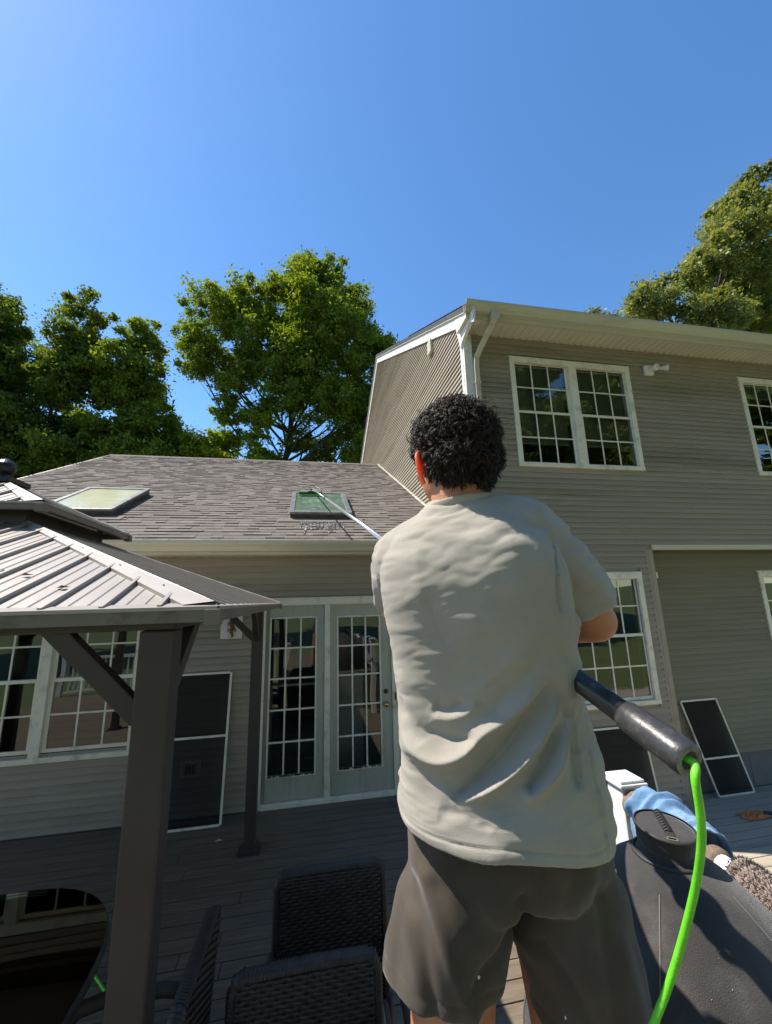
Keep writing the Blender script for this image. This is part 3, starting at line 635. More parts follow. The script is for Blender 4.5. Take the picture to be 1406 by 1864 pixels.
def tier(s0, s1, z0, z1, np_, nm, ov):
    x0, x1, y0, y1 = XLg+s0, XR-s0, YN+s0, YF-s0; L = x1-x0; D = s1-s0; sl_ = (z1-z0)/D; pw = L/np_
    sides = [(Vector((x0,y0,0)),Vector((1,0,0)),Vector((0,1,0))),(Vector((x1,y0,0)),Vector((0,1,0)),Vector((-1,0,0))),(Vector((x1,y1,0)),Vector((-1,0,0)),Vector((0,-1,0))),(Vector((x0,y1,0)),Vector((0,-1,0)),Vector((1,0,0)))]
    for o, e, i in sides:
        up = (Vector((0,0,1)) - i*sl_).normalized()
        def P(t, s, h=0): return o + e*t + i*s + Vector((0,0,z0+sl_*s)) + up*h
        for k in range(np_):
            t0, t1 = k*pw, (k+1)*pw
            def sm(t): return max(0, min(D, t, L-t))
            poly = [(t0,0),(t1,0),(t1,sm(t1))]
            for kk in (L-D, L/2, D):
                if t0 < kk < t1: poly.append((kk, sm(kk)))
            poly.append((t0, sm(t0))); 
            ded = []
            for p in poly:
                if not ded or (abs(p[0]-ded[-1][0])+abs(p[1]-ded[-1][1])) > 1e-5: ded.append(p)
            if len(ded) < 3: continue
            q = MB(); q.prism([P(a,b,0) for a, b in ded], up*-.002)
            w = .0055; r0_ = sm(t0)
            if r0_ > .02:
                ta = t0+.002; m0 = max(0,sm(t0)-.004)
                q.add([P(ta-w,0,0),P(ta+w,0,0),P(ta+w,0,.014),P(ta-w,0,.014),P(ta-w,m0,0),P(ta+w,m0,0),P(ta+w,m0,.014),P(ta-w,m0,.014)],[(0,1,2,3),(1,5,6,2),(3,2,6,7),(0,3,7,4),(4,7,6,5)])
            for u in (.33,.66):   # shallow stiffening creases
                tc_ = t0+u*pw; mm_ = sm(tc_)
                if mm_ > .05: q.add([P(tc_-.004,.0,.0005),P(tc_,.0,.003),P(tc_+.004,.0,.0005),P(tc_-.004,mm_,.0005),P(tc_,mm_,.003),P(tc_+.004,mm_,.0005)],[(0,1,4,3),(1,2,5,4)])
            obj('roof_panel', q, M['gazroof'], gz_)
        # hip cap from this side's starting corner
        a = P(0,0); b = o + e*D + i*D + Vector((0,0,z0+sl_*D)); d = (b-a)
        q = MB(); n1 = (e*.062); n2 = (i*.062); dz = Vector((0,0,.020)); dd = Vector((0,0,.013+.062*sl_*.0))
        side1 = (e*1).copy(); 
        A1, A2 = a + e*.075 + dd, a + i*.075 + dd + Vector((0,0,sl_*.0)); top = a+dz+Vector((0,0,.012))
        # first flank lies over this side, second over the neighbour
        f1 = e*.085; f2 = i*.085
        q.add([a+dz, b+dz, b+f1*.3+Vector((0,0,.010)), a+f1+Vector((0,0,.012)), a+f1+Vector((0,0,.0)), b+f1*.3],[(0,3,2,1),(3,4,5,2)])
        q.add([a+dz, b+dz, b+f2*.3+Vector((0,0,.010)), a+f2+Vector((0,0,.012)), a+f2+Vector((0,0,.0)), b+f2*.3],[(0,1,2,3),(3,2,5,4)])
        h = obj('hip_cap', q, M['gazroof'], gz_)
        q = MB()
        for f in (.12,.3,.5,.7,.88):
            for ff in (f1, f2): c = a.lerp(b, f) + ff*.45*(1-f*.6) + Vector((0,0,.018)); q.lathe([(.0035,0),(.0035,.002),(.002,.003)], c, 8)
        obj('screw', q, M['alum'], h)
        # eave trim
        q = MB(); ee = e; c0 = o + Vector((0,0,z0)); 
        def E_(t, s, z): return o + ee*t + i*s + Vector((0,0,z0+z))
        q.add([E_(-.012,-.016,.006),E_(L+.012,-.016,.006),E_(L,.03,.016),E_(0,.03,.016),E_(-.012,-.016,-.004),E_(L+.012,-.016,-.004)],[(0,1,2,3),(4,5,1,0)]); obj('drip_edge', q, M['gazroof'], gz_)
        q = MB(); q.add([E_(-.008,-.012,-.0045),E_(L+.008,-.012,-.0045),E_(L+.008,-.012,-ov),E_(-.008,-.012,-ov),E_(.02,.02,-ov),E_(L-.02,.02,-ov),E_(.02,.02,-.0045),E_(L-.02,.02,-.0045)],[(0,3,2,1),(3,4,5,2),(4,6,7,5)]); g_ = obj('eave_gutter', q, M['gazgut'], gz_)
        q = MB(); c = a + Vector((0,0,-.022)); q.box(c.x-.022, c.x+.022, c.y-.022, c.y+.022, c.z-.026, c.z+.020); obj('corner_cap', q, M['gazgut'], g_, bevel=.003)
tier(0, 1.28, -.010, .475, 22, 'lower', .038)
tier(1.10, 1.64, .545, .80, 7, 'upper', .034)
q = MB(); s = 1.24
for (a, b) in (((XLg+s,YN+s),(XR-s,YN+s)),((XR-s,YN+s),(XR-s,YF-s)),((XR-s,YF-s),(XLg+s,YF-s)),((XLg+s,YF-s),(XLg+s,YN+s))): q.bar((a[0],a[1],.49),(b[0],b[1],.49), .02, .10)
obj('vent_band', q, M['gaz'], gz_)
q = MB()
for (x, y) in ((XR-s-.01,YN+s+.01),(XLg+s,YN+s),(XR-s,YF-s),(XLg+s,YF-s)): q.bar((x,y,.44),(x,y,.60), .03,.03)
for sx in (1,-1):
    for sy in (1,-1): q.bar(((XR+XLg)/2+sx*(1.64-.02),(YN+YF)/2+sy*(1.64-.02),-.02),((XR+XLg)/2+sx*.02,(YN+YF)/2+sy*.02,.60), .03,.04)
obj('rafter', q, M['gaz'], gz_)
cx, cy = (XR+XLg)/2, (YN+YF)/2
q = MB(); q.box(cx-.10,cx+.10,cy-.10,cy+.10,.785,.815); q.lathe([(.05,.815),(.035,.835),(.03,.85),(.048,.87),(.058,.895),(.054,.922),(.035,.945),(.012,.955),(.010,.962),(.002,.965)], (cx,cy,0), 20); obj('finial', q, M['black_metal'], gz_, smooth=False)
# leaves lying on the roof
for k, (x, y, c) in enumerate([(-.93,1.62,0),(-1.02,1.66,0),(-.75,1.49,1)]):
    z = -.010 + (y-YN)*.379 + .006
    q = MB(); q.add([(x-.018,y,z),(x,y-.008,z+.008),(x+.02,y+.004,z+.002),(x,y+.01,z+.004)],[(0,1,2,3)])
    tag(obj('fallen_leaf', q, mat('dry_leaf', (.16,.09,.04))), ['dry curled leaf on the tan gazebo roof panels, rightmost of two close together','dry curled leaf on the tan gazebo roof panels, leftmost of two close together','single small dry leaf near the gazebo eave'][k], 'leaf', 'leaves on the gazebo roof')

# ================================================================== wicker chairs and table
def weave(mb, x0, x1, z0, z1, yf, sgn, pz=.0135, px=.0245):
    nx = int((x1-x0)/px); px = (x1-x0)/nx; nz = int((z1-z0)/pz); pz = (z1-z0)/nz
    for r in range(nz):
        z = z0 + (r+.5)*pz; vs = []; N2 = nx*2
        for i in range(N2+1):
            x = x0 + i*px/2; ph = (-1)**(r//1)
            y = .0035*ph*math.sin(pi*i/2 + .0)*1.0
            for dz, dy in ((-.0058,0),(0,.0022),(.0058,0)): vs.append((x, yf + sgn*(.004+y+dy), z+dz))
        fs = []
        for i in range(N2):
            for k in range(2):
                a = i*3+k; fs.append((a, a+3, a+4, a+1) if sgn < 0 else (a, a+1, a+4, a+3))
        mb.add(vs, fs)
    for i in range(nx+1):
        x = x0+i*px; mb.box(min(max(x-.0035,x0),x1), min(max(x+.0035,x0),x1)+.0001, min(yf, yf+sgn*.0048), max(yf, yf+sgn*.0048), z0, z1)
def make_chair():
    t = thing('wicker_chair', 'x', 'chair', (0,0,0), worldchildren=False)
    W = M['wicker']; h = .245
    # local: sitter faces +Y; backrest at y = -.24
    core = MB(); core.box(-h+.02, h-.02, -.022, .022, 0, .50)
    b = obj('backrest', core, W, t, bevel=.004); b.location = (0,-.25,.40); b.rotation_euler = (radians(4),0,0)
    f = MB(); weave(f, -h+.012, h-.012, .01, .50, .022, 1); weave(f, -h+.012, h-.012, .01, .50, -.022, -1)
    me = f.mesh('woven_strands', W); link('woven_strands', me, b, kind='stuff')
    fr = MB(); pts = [(-h,0,0),(-h,0,.47),(-h+.012,0,.497),(-h+.035,0,.508),(0,0,.512),(h-.035,0,.508),(h-.012,0,.497),(h,0,.47),(h,0,0)]
    fr.tube(pts, [.020]*9, 10, ry=[.026]*9)
    fo = obj('rim', fr, W, b, smooth=True)
    wr = MB()      # wrap windings round the rim
    dense = []
    for a_, b_ in zip(pts, pts[1:]):
        a_, b_ = Vector(a_), Vector(b_); n = max(1, int((b_-a_).length/.012))
        for i in range(n): dense.append((a_.lerp(b_, i/n), (b_-a_).normalized()))
    for p, d in dense:
        x = d.cross(Vector((0,1,0))).normalized(); ring = [p + x*cos(2*pi*k/8+.2)*.0225 + Vector((0,1,0))*sin(2*pi*k/8+.2)*.0285 + d*.004*sin(2*pi*k/8) for k in range(8)]
        wr.add([r - d*.004 for r in ring] + [r*1 + d*.0035 for r in ring], [(k,(k+1)%8,8+(k+1)%8,8+k) for k in range(8)])
    link('winding', wr.mesh('winding', W), b, kind='stuff')
    s = MB(); s.box(-.25,.25,-.22,.25,.36,.42); s_o = obj('seat', s, W, t, bevel=.02)
    cu = MB(); cu.box(-.22,.22,-.20,.235,.422,.465); obj('cushion', cu, mat('seat_cushion', (.16,.16,.155), (.2,.2,.19), 30, .9), s_o, bevel=.02)
    for sx in (-1,1):
        a = MB(); a.tube([(sx*.265,-.26,.60),(sx*.272,-.10,.625),(sx*.275,.12,.62),(sx*.272,.22,.60),(sx*.27,.255,.56),(sx*.268,.26,.42)], [.020]*6, 10, ry=[.028]*6); ao = obj('armrest', a, W, t, smooth=True)
        for y0, z1 in ((-.24,.40),(.235,.42)):
            l = MB(); l.tube([(sx*.262,y0,0),(sx*.262,y0,z1)], .02, 10); obj('leg', l, W, t, smooth=True)
        k = MB(); k.bar((sx*.262,-.24,.16),(sx*.262,.235,.16),.018,.018); obj('stretcher', k, W, t)
    return t
ch = make_chair()
def put(o, x, y, rz_, lab): o.location = (x, y, ZD); o.rotation_euler = (0,0,rz_); o['label'] = lab; o['group'] = 'wicker chairs on the deck'
# backrest plane sits .25 behind the chair's centre (local -Y)
put(ch, .135, 2.27-.25, pi-.02, 'dark wicker armchair with its tall back farthest from the camera beside the man\'s left leg')
c2 = copy_tree(ch); put(c2, .025, 1.745-.25, pi+.0, 'dark wicker armchair at the bottom edge in front of another wicker chair')
c3 = copy_tree(ch); put(c3, -.40-.25, 1.93, pi/2-.04, 'dark wicker armchair seen edge-on next to the brown gazebo post')
t = thing('patio_table', 'oval glass-topped patio table with dark wicker rim beside the gazebo post', 'table', (-1.46, 2.12, ZD))
TZ = -1.437; tc_ = (-1.46, 2.10)
def sup(a, rx, ry, p=2.5): c, s = cos(a), sin(a); return (tc_[0]+rx*abs(c)**(2/p)*(1 if c > 0 else -1), tc_[1]+ry*abs(s)**(2/p)*(1 if s > 0 else -1))
pts = [sup(2*pi*k/72, .63, .74) for k in range(72)]
q = MB(); q.prism([(x, y, TZ-.006) for x, y in pts], (0,0,.006)); obj('glass_top', q, M['glass_table'], t)
pr = [sup(2*pi*k/72, .622, .732) for k in range(73)]
q = MB(); q.tube([(x, y, TZ-.030) for x, y in pr], .022, 10, caps=False); obj('rim', q, M['wicker'], t, smooth=True)
q = MB(); q.add([(tc_[0]+(x-tc_[0])*.96, tc_[1]+(y-tc_[1])*.96, TZ-.035) for x, y in pts], [tuple(range(72))]); obj('woven_panel', q, M['wicker'], t)
for sx in (-1,1):
    for sy in (-1,1): q = MB(); q.tube([(tc_[0]+sx*.36,tc_[1]+sy*.45,ZD),(tc_[0]+sx*.40,tc_[1]+sy*.5,TZ-.05)], .026, 10); obj('leg', q, M['wicker'], t, smooth=True)
# little potted plant on the table at the left edge
t = thing('table_plant', 'small leafy potted plant standing on the glass table at the left edge', 'plant', (-1.72, 2.72, TZ))
q = MB(); q.lathe([(.035,0),(.05,.08),(.052,.085),(.044,.08)], (-1.72,2.68,TZ+.001), 16); obj('pot', q, M['gazgut'], t, smooth=True)
q = MB()
for k in range(60):
    a = random.uniform(0,2*pi); r = random.uniform(0,.06); z = TZ+.08+random.uniform(0,.07); x, y = -1.72+r*cos(a), 2.68+r*sin(a); d = .018
    q.add([(x,y,z),(x+d*cos(a+.5),y+d*sin(a+.5),z+.006),(x+1.7*d*cos(a),y+1.7*d*sin(a),z+.012),(x+d*cos(a-.5),y+d*sin(a-.5),z+.006)],[(0,1,2,3)])
obj('foliage', q, mat('herb_leaf', (.04,.08,.03)), t, kind='stuff')
# ================================================================== railing post, rail and its padding
ZTOP = -.755
pc = Vector((1.345, 1.735, 0)); ang = radians(-2)
t = thing('railing', 'white vinyl railing post and handrail padded with brown foam', 'railing', (pc.x, pc.y, ZR))
def rbx(mb, h, z0, z1, c=pc, a=ang):
    vs = [(c.x + (sx*cos(a)-sy*sin(a))*h, c.y + (sx*sin(a)+sy*cos(a))*h) for sx, sy in ((-1,-1),(1,-1),(1,1),(-1,1))]
    mb.prism([(x, y, z0) for x, y in vs], (0,0,z1-z0))
q = MB(); rbx(q, .048, ZR, ZTOP-.030); p = obj('post', q, M['vinylw'], t, bevel=.005)
q = MB(); rbx(q, .063, ZTOP-.030, ZTOP-.016); rbx(q, .055, ZTOP-.015, ZTOP-.004); obj('post_cap', q, M['vinylw'], p, bevel=.004)
ra, rb_ = Vector((1.335, 1.68, -.845)), Vector((1.215, .40, -.845))
q = MB(); rd = (rb_-ra).normalized(); pts = [ra + (rb_-ra)*f for f in (0, 1)]; q.tube(pts, .035, 16); obj('handrail', q, M['vinylw'], t, smooth=True)
q = MB(); q.tube([p_ - Vector((0,0,.42)) for p_ in pts], .022, 8); obj('bottom_rail', q, M['vinylw'], t)
for k in range(11):
    c = ra.lerp(rb_, (k+1)/12); q = MB(); q.box(c.x-.012, c.x+.012, c.y-.012, c.y+.012, -1.262, -.875); obj('baluster', q, M['vinylw'], t)
c = rb_ + Vector((0,-.06,0)); q = MB(); rbx(q, .048, ZP+.001, ZTOP-.03, Vector((c.x,c.y,0))); obj('post', q, M['vinylw'], t, bevel=.005)
foam = mat('brown_foam', (.17,.12,.09), (.25,.18,.13), 60, .95, .6, 240)
def pad(f0, f1, r, m, name, par=None, amp=0, dens=.01, kind=None):
    n = max(3, int((rb_-ra).length*(f1-f0)/dens)); me_pts = [ra.lerp(rb_, f0+(f1-f0)*i/n) for i in range(n+1)]
    q = MB(); rr = [r*(1+amp*noise.noise(Vector((i*.7, 3, r*50)))) for i in range(n+1)]; rr[0] *= .93; rr[-1] *= .93
    q.tube(me_pts, rr, 24); return obj(name, q, m, par, smooth=True, kind=kind)
pad(.0, .085, .055, foam, 'foam_sleeve', t, .03); pad(.283, .318, .046, foam, 'foam_sleeve', t, .02)
# fluffy brown cloth over the near part of the rail
fz = mat('fuzzy_brown_cloth', (.24,.165,.125), (.36,.26,.20), 150, 1, 1, 400, sheen=.5)
cl = pad(.368, .62, .060, fz, 'plush_cloth', None, .12, .006); tag(cl, 'fluffy brown cloth wrapped round the handrail at the right edge', 'cloth')
tf = MB(); 
for k in range(6500):
    f = random.uniform(.366,.622); a = random.uniform(0, 2*pi); c = ra.lerp(rb_, f); x = rd.cross(Vector((0,0,1))).normalized(); y = x.cross(rd)
    nn = x*cos(a)+y*sin(a); p0 = c + nn*.058; l = random.uniform(.006,.013); d = (nn + Vector((random.uniform(-.6,.6),random.uniform(-.6,.6),random.uniform(-.6,.6)))).normalized(); w = d.cross(rd).normalized()*.0022
    tf.add([p0-w, p0+w, p0+d*l],[(0,1,2)])
link('tuft', tf.mesh('tuft', fz), cl, kind='stuff')
# blue towel draped over the rail
def towel():
    n, m = 110, 64; vs = []
    x = rd.cross(Vector((0,0,1))).normalized(); y = x.cross(rd)
    for i in range(n+1):
        u = i/n; f = .075 + u*.215; c = ra.lerp(rb_, f)
        for j in range(m+1):
            v = j/m; a = -1.15*pi/1.0*(v-.5)*1.25 + pi/2
            dr = 0
            r = .078 + .016*noise.noise(Vector((u*5, v*3, 1))) + .012*min(1,u*6)*max(0,1-u*1.6) + .032*max(0, sin(u*23 + 5*noise.noise(Vector((u*3,v*2.2,7))) + v*5))**2*(1-.75*u) + .006*noise.noise(Vector((u*20,v*14,4)))
            p = c + (x*cos(a) + y*sin(a))*r
            e = abs(v-.5)*2
            if e > .72: p.z -= (e-.72)*.34
            p += rd*(.015*noise.noise(Vector((0, v*4, 9))) if u < .1 or u > .9 else 0)
            vs.append(p)
    fs = [(i*(m+1)+j, (i+1)*(m+1)+j, (i+1)*(m+1)+j+1, i*(m+1)+j+1) for i in range(n) for j in range(m)]
    q = MB(); q.add(vs, fs); o = obj('towel', q, mat('blue_towel', (.20,.40,.68), (.28,.50,.80), 120, 1, .9, 500, sheen=.3), smooth=True)
    sd2 = o.modifiers.new('solid', 'SOLIDIFY'); sd2.thickness = .006
    tag(o, 'light blue towel draped over the padded handrail behind the black cover', 'towel')
towel()

# ================================================================== black fabric cover on its stand-up drum
LC = Vector((.888, 1.025, 0)); ZL = -.572
cvm = mat('black_cover_fabric', (.030,.027,.025), (.043,.039,.036), 6, .80, .35, 500, sheen=.25, dirt=(.082,.073,.067), dscale=5)
dst = mat('dust_speck', (.45,.42,.38), rough=.9)
t = thing('equipment_cover', 'black weatherproof fabric cover with round zipped lid and webbing handle', 'cover', (LC.x, LC.y, ZP))
n = 96; q = MB()
prof = [(.058,ZL-.032),(.063,ZL-.050),(.070,ZL-.058),(.086,ZL-.064),(.13,ZL-.094),(.18,ZL-.142),(.235,ZL-.200),(.29,ZL-.268),(.335,ZL-.34),(.362,ZL-.42),(.378,ZL-.50),(.384,ZL-.60),(.386,ZL-.70),(.38,ZP+.004)]
from bisect import bisect
zz = []; 
fine = []
for (a, b) in zip(prof, prof[1:]):
    k = max(1, int(abs(b[1]-a[1])/.014)); fine += [(a[0]+(b[0]-a[0])*i/k, a[1]+(b[1]-a[1])*i/k) for i in range(k)]
fine.append(prof[-1]); vs = []
for r, z in fine:
    w = min(1, max(0, (ZL-.07-z)/.15))
    for k in range(n):
        a = 2*pi*k/n; seam = max(0, cos(5*(a+.35)))**6
        rr = r*(1 + w*(.035*seam + .022*noise.noise(Vector((cos(a)*2.2, sin(a)*2.2, z*5))) + .018*noise.noise(Vector((cos(a)*8, sin(a)*8, z*18))) + .012*cos(9*a+3*z*4)*noise.noise(Vector((a,z*4,2)))))
        vs.append((LC.x+rr*cos(a), LC.y+rr*sin(a), z + w*.006*noise.noise(Vector((cos(a)*6, sin(a)*6, z*9)))))
q.add(vs, [(i*n+k, (i+1)*n+k, (i+1)*n+(k+1)%n, i*n+(k+1)%n) for i in range(len(fine)-1) for k in range(n)])
body = obj('fabric_body', q, cvm, t, smooth=True)
lidtilt = Matrix.Rotation(radians(6), 3, 'X') @ Matrix.Rotation(radians(2), 3, 'Y')
def LT(mb): mb.v = [tuple(Vector((LC.x,LC.y,ZL-.03)) + lidtilt @ (Vector(v)-Vector((LC.x,LC.y,ZL-.03)))) for v in mb.v]; return mb
q = MB(); q.lathe([(.060,-.042),(.062,-.034),(.064,-.015),(.066,-.003),(.064,.001),(.055,.002),(.035,.0015),(.001,.001)], (LC.x,LC.y,ZL), 64); lid = obj('lid', LT(q), cvm, t, smooth=True)
q = MB(); q.lathe([(.0645,-.005),(.068,-.004),(.0695,.0),(.068,.004),(.0645,.0045)], (LC.x,LC.y,ZL), 64, caps=False); obj('piping', LT(q), mat('cover_piping', (.035,.033,.032), rough=.6), lid, smooth=True)
q = MB(); q.lathe([(.071,-.054),(.077,-.055),(.078,-.059),(.073,-.062)], (LC.x,LC.y,ZL), 64, caps=False); obj('piping', q, bpy.data.materials['cover_piping'], body, smooth=True)
# webbing handle with a row of loops
hd = Vector((cos(radians(62)), sin(radians(62)), 0)); hx = Vector((-hd.y, hd.x, 0)); hc = Vector((LC.x, LC.y, ZL+.004))
q = MB(); pts = [hc - hd*.054, hc - hd*.04 + Vector((0,0,.002)), hc + Vector((0,0,.004)), hc + hd*.048 + Vector((0,0,.002)), hc + hd*.062]
for a, b in zip(pts, pts[1:]): q.bar(a, b, .017, .0022)
hs = obj('handle_strap', LT(q), bpy.data.materials['cover_piping'], lid)
for k in range(9):
    c = hc + hd*(-.030 + k*.0105); q = MB(); q.tube([c - hx*.008, c - hx*.007 + Vector((0,0,.005)), c + Vector((0,0,.009)), c + hx*.007 + Vector((0,0,.005)), c + hx*.008], .0019, 6); obj('strap_loop', LT(q), bpy.data.materials['cover_piping'], hs, smooth=True)
q = MB(); c = hc - hd*.052; q.bar(c-hx*.010, c+hx*.010, .0035,.004); q.bar(c-hx*.010-hd*.010, c+hx*.010-hd*.010, .0035,.004); q.bar(c-hx*.010, c-hx*.010-hd*.01, .003,.004); q.bar(c+hx*.010, c+hx*.010-hd*.01, .003,.004); obj('buckle', LT(q), M['gazgut'], hs)
# stitched seams running down the cover
def onbody(a, z):
    for (r0_, z0_), (r1_, z1_) in zip(fine, fine[1:]):
        if z1_ <= z <= z0_: r = r0_ + (r1_-r0_)*(z0_-z)/(z0_-z1_+1e-9); break
    w = min(1, max(0, (ZL-.07-z)/.15)); seam = max(0, cos(5*(a+.35)))**6
    rr = r*(1 + w*(.035*seam + .022*noise.noise(Vector((cos(a)*2.2, sin(a)*2.2, z*5))) + .010*noise.noise(Vector((cos(a)*8, sin(a)*8, z*18)))*1.8 + .012*cos(9*a+3*z*4)*noise.noise(Vector((a,z*4,2)))))
    return Vector((LC.x+(rr+.0012)*cos(a), LC.y+(rr+.0012)*sin(a), z+.0008))
for a0 in (radians(-145), radians(-68), radians(10), radians(80), radians(152)):
    q = MB(); pts = [onbody(a0+.05*sin((ZL-z)*9), z) for z in np.linspace(ZL-.09, ZP+.03, 50)]; q.tube(pts, .0011, 5); obj('seam', q, mat('seam_thread', (.20,.18,.165)), body)
q = MB()
for k in range(60):
    a = random.uniform(-pi, pi); z = random.uniform(ZP+.2, ZL-.1); c = onbody(a, z); s = random.uniform(.0004,.0011); q.ell(c, (s,s,s), 5, 3)
obj('dust_speck', q, dst, body, kind='stuff')

# ================================================================== water-fed pole, brush, hose
PA = Vector((.477,.718,-.143)); PB = Vector((.085,7.02,1.93)); PD = (PB-PA).normalized()
def pp(d): return PA + PD*d
carb = mat('satin_carbon', (.018,.018,.02), (.03,.03,.033), 12, .28, .03, 200, spec=.6, dirt=(.10,.10,.10), dscale=30)
silv = mat('satin_silver_tube', (.42,.42,.43), (.5,.5,.5), 10, .3, .02, 60, metallic=.7)
t = thing('cleaning_pole', 'long black and silver telescopic water-fed pole reaching from the man to the skylight', 'pole', tuple(pp(.3)))
q = MB(); q.tube([pp(-.155), pp(.40)], .0182, 32); obj('tube_section', q, carb, t, smooth=True)
q = MB(); q.tube([pp(.40), pp(1.15)], .0165, 24); obj('tube_section', q, carb, t, smooth=True)
q = MB(); q.tube([pp(1.15), pp(4.35)], .0145, 24); obj('tube_section', q, silv, t, smooth=True)
q = MB(); q.tube([pp(4.3), (PB)], .0100, 20); obj('tube_section', q, silv, t, smooth=True)
for d, r in ((.40,.024),(1.15,.021),(4.3,.021)):
    q = MB(); q.tube([pp(d-.035), pp(d-.03), pp(d+.03), pp(d+.035)], [r*.9,r,r,r*.85], 20); k = obj('clamp', q, M['black_metal'], t, smooth=True); q = MB(); q.bar(pp(d-.03)+Vector((.018,0,-.012)), pp(d+.045)+Vector((.030,0,-.018)), .010,.012); obj('clamp_lever', q, M['black_metal'], k)
def rev(mb, prof, n=40):
    x = PD.cross(Vector((0,0,1))).normalized(); y = x.cross(PD); vs = []
    for d, r in prof:
        for k in range(n):
            a = 2*pi*k/n; rr = r*(1+.012*noise.noise(Vector((cos(a)*3, sin(a)*3, d*60)))); vs.append(pp(d) + (x*cos(a)+y*sin(a))*rr)
    mb.add(vs, [(i*n+k, i*n+(k+1)%n, (i+1)*n+(k+1)%n, (i+1)*n+k) for i in range(len(prof)-1) for k in range(n)])
# rubber butt sleeve with open end
worn = mat('worn_black_rubber', (.03,.03,.032), (.045,.043,.042), 60, .36, .08, 160, dirt=(.10,.092,.085), dscale=45)
e0, e1 = pp(-.225), pp(-.125); q = MB(); ring = []
rev(q, [(-.122,.0183),(-.123,.0205),(-.127,.0222),(-.160,.0228),(-.212,.0232),(-.222,.0226),(-.2255,.0208)]); cap = obj('end_sleeve', q, worn, t, smooth=True)
q = MB(); rev(q, [(-.2255,.0208),(-.2262,.0190),(-.2262,.0135),(-.2245,.0122),(-.19,.0120),(-.189,.001)]); obj('end_ring', q, mat('grey_rubber_face', (.26,.23,.20), (.16,.14,.13), 60, .8, .3, 200), cap, smooth=True)
# brush head on the glass
bt = thing('wash_brush', 'green and white wash brush head pressed on the skylight glass', 'brush', tuple(roofp(.05, 6.98, .11)))
gm_ = mat('green_plastic', (.03,.30,.05), rough=.4); ba, bb = roofp(-.12, 6.86, .150), roofp(.26, 6.90, .150)
q = MB(); q.bar(ba, bb, .055, .028, up=NRM); obj('brush_block', q, M['black_metal'], bt, bevel=.006)
q = MB(); 
for k in range(420):
    f = random.random(); o = random.uniform(-.03,.03); p0 = ba.lerp(bb, f) + SLP*o - NRM*.012; p1 = ba.lerp(bb, f) + SLP*o*1.9 - NRM*.046 + Vector((random.uniform(-.01,.01),0,0)); w = Vector((.0022,0,0)); q.add([p0-w,p0+w,p1+w,p1-w],[(0,1,2,3)])
link('bristles', q.mesh('bristles', mat('green_bristle', (.10,.45,.10), (.25,.7,.2), 50)), bt, kind='stuff')
q = MB(); m_ = ba.lerp(bb,.5); q.tube([m_+NRM*.01, m_+NRM*.05+SLP*.04, PB+PD*.0], [.014,.012,.011], 10); q.bar(m_-Vector((.05,0,0))+NRM*.015, m_+Vector((.05,0,0))+NRM*.015, .03,.02); obj('gooseneck', q, M['black_metal'], bt)
for sx in (-1,1):
    q = MB(); q.tube([PB+Vector((0,0,-.01)), PB+Vector((sx*.07,-.05,.02)), (ba if sx<0 else bb)+NRM*.05+Vector((sx*.0,0,0)), (ba if sx<0 else bb)+NRM*.01-Vector((sx*.02,0,0))], .006, 8); obj('water_jet_tube', q, gm_, bt, smooth=True)
# soap suds on the glass
q = MB()
for k in range(240):
    x, y = random.uniform(-.14,.5), random.uniform(6.0,6.85)
    if random.random() < .5: x = random.gauss(-.08,.05); y = random.uniform(6.1,6.9)
    if -.15 < x < .57: q.ell(roofp(x, y, .1015), (random.uniform(.002,.007),random.uniform(.003,.012),.001), 6, 3)
tag(obj('soap_suds', q, mat('soap_foam', (.75,.78,.72), rough=.5), kind='stuff'), 'white soap suds and water beads on the wet skylight', 'suds')
# green hose from the pole's open end
def bez(P, n=14):
    out = []; P = [Vector(p) for p in P]
    for i in range(len(P)-1):
        a = P[max(i-1,0)]; b = P[i]; c = P[i+1]; d = P[min(i+2,len(P)-1)]
        for k in range(n):
            t_ = k/n; out.append(.5*((2*b)+(c-a)*t_+(2*a-5*b+4*c-d)*t_*t_+(3*b-a-3*c+d)*t_**3))
    out.append(P[-1]); return out
hp = bez([pp(-.17), pp(-.212), pp(-.232), (.482,.492,-.231), (.4882,.4989,-.2704), (.4996,.5171,-.3167), (.511,.5505,-.3852), (.5073,.5844,-.4679), (.4947,.6062,-.5308), (.4727,.6144,-.5722), (.4587,.6260,-.6127), (.43,.62,-.75), (.41,.58,-1.0), (.5,.5,-1.3), (.6,.3,-1.371), (.9,-.5,-1.371), (.6,-1.2,-1.371)])
q = MB(); q.tube(hp, .0050, 18); tag(obj('green_hose', q, mat('bright_green_hose', (.13,.55,.02), (.16,.62,.03), 40, .42, .12, 300, spec=.4), smooth=True), 'bright green hose hanging out of the open end of the black pole', 'hose')
hp = bez([(-1.9,3.6,ZD+.009),(-1.45,3.5,ZD+.009),(-1.2,3.27,ZD+.009),(-.95,2.93,ZD+.009),(-.80,2.5,ZD+.009),(-1.0,1.9,ZD+.009),(-1.6,1.6,ZD+.009),(-2.4,1.2,ZD+.009)])
q = MB(); q.tube(hp, .008, 10); tag(obj('green_hose', q, bpy.data.materials['bright_green_hose'], smooth=True), 'length of green hose lying on the shaded deck beneath the glass table', 'hose')
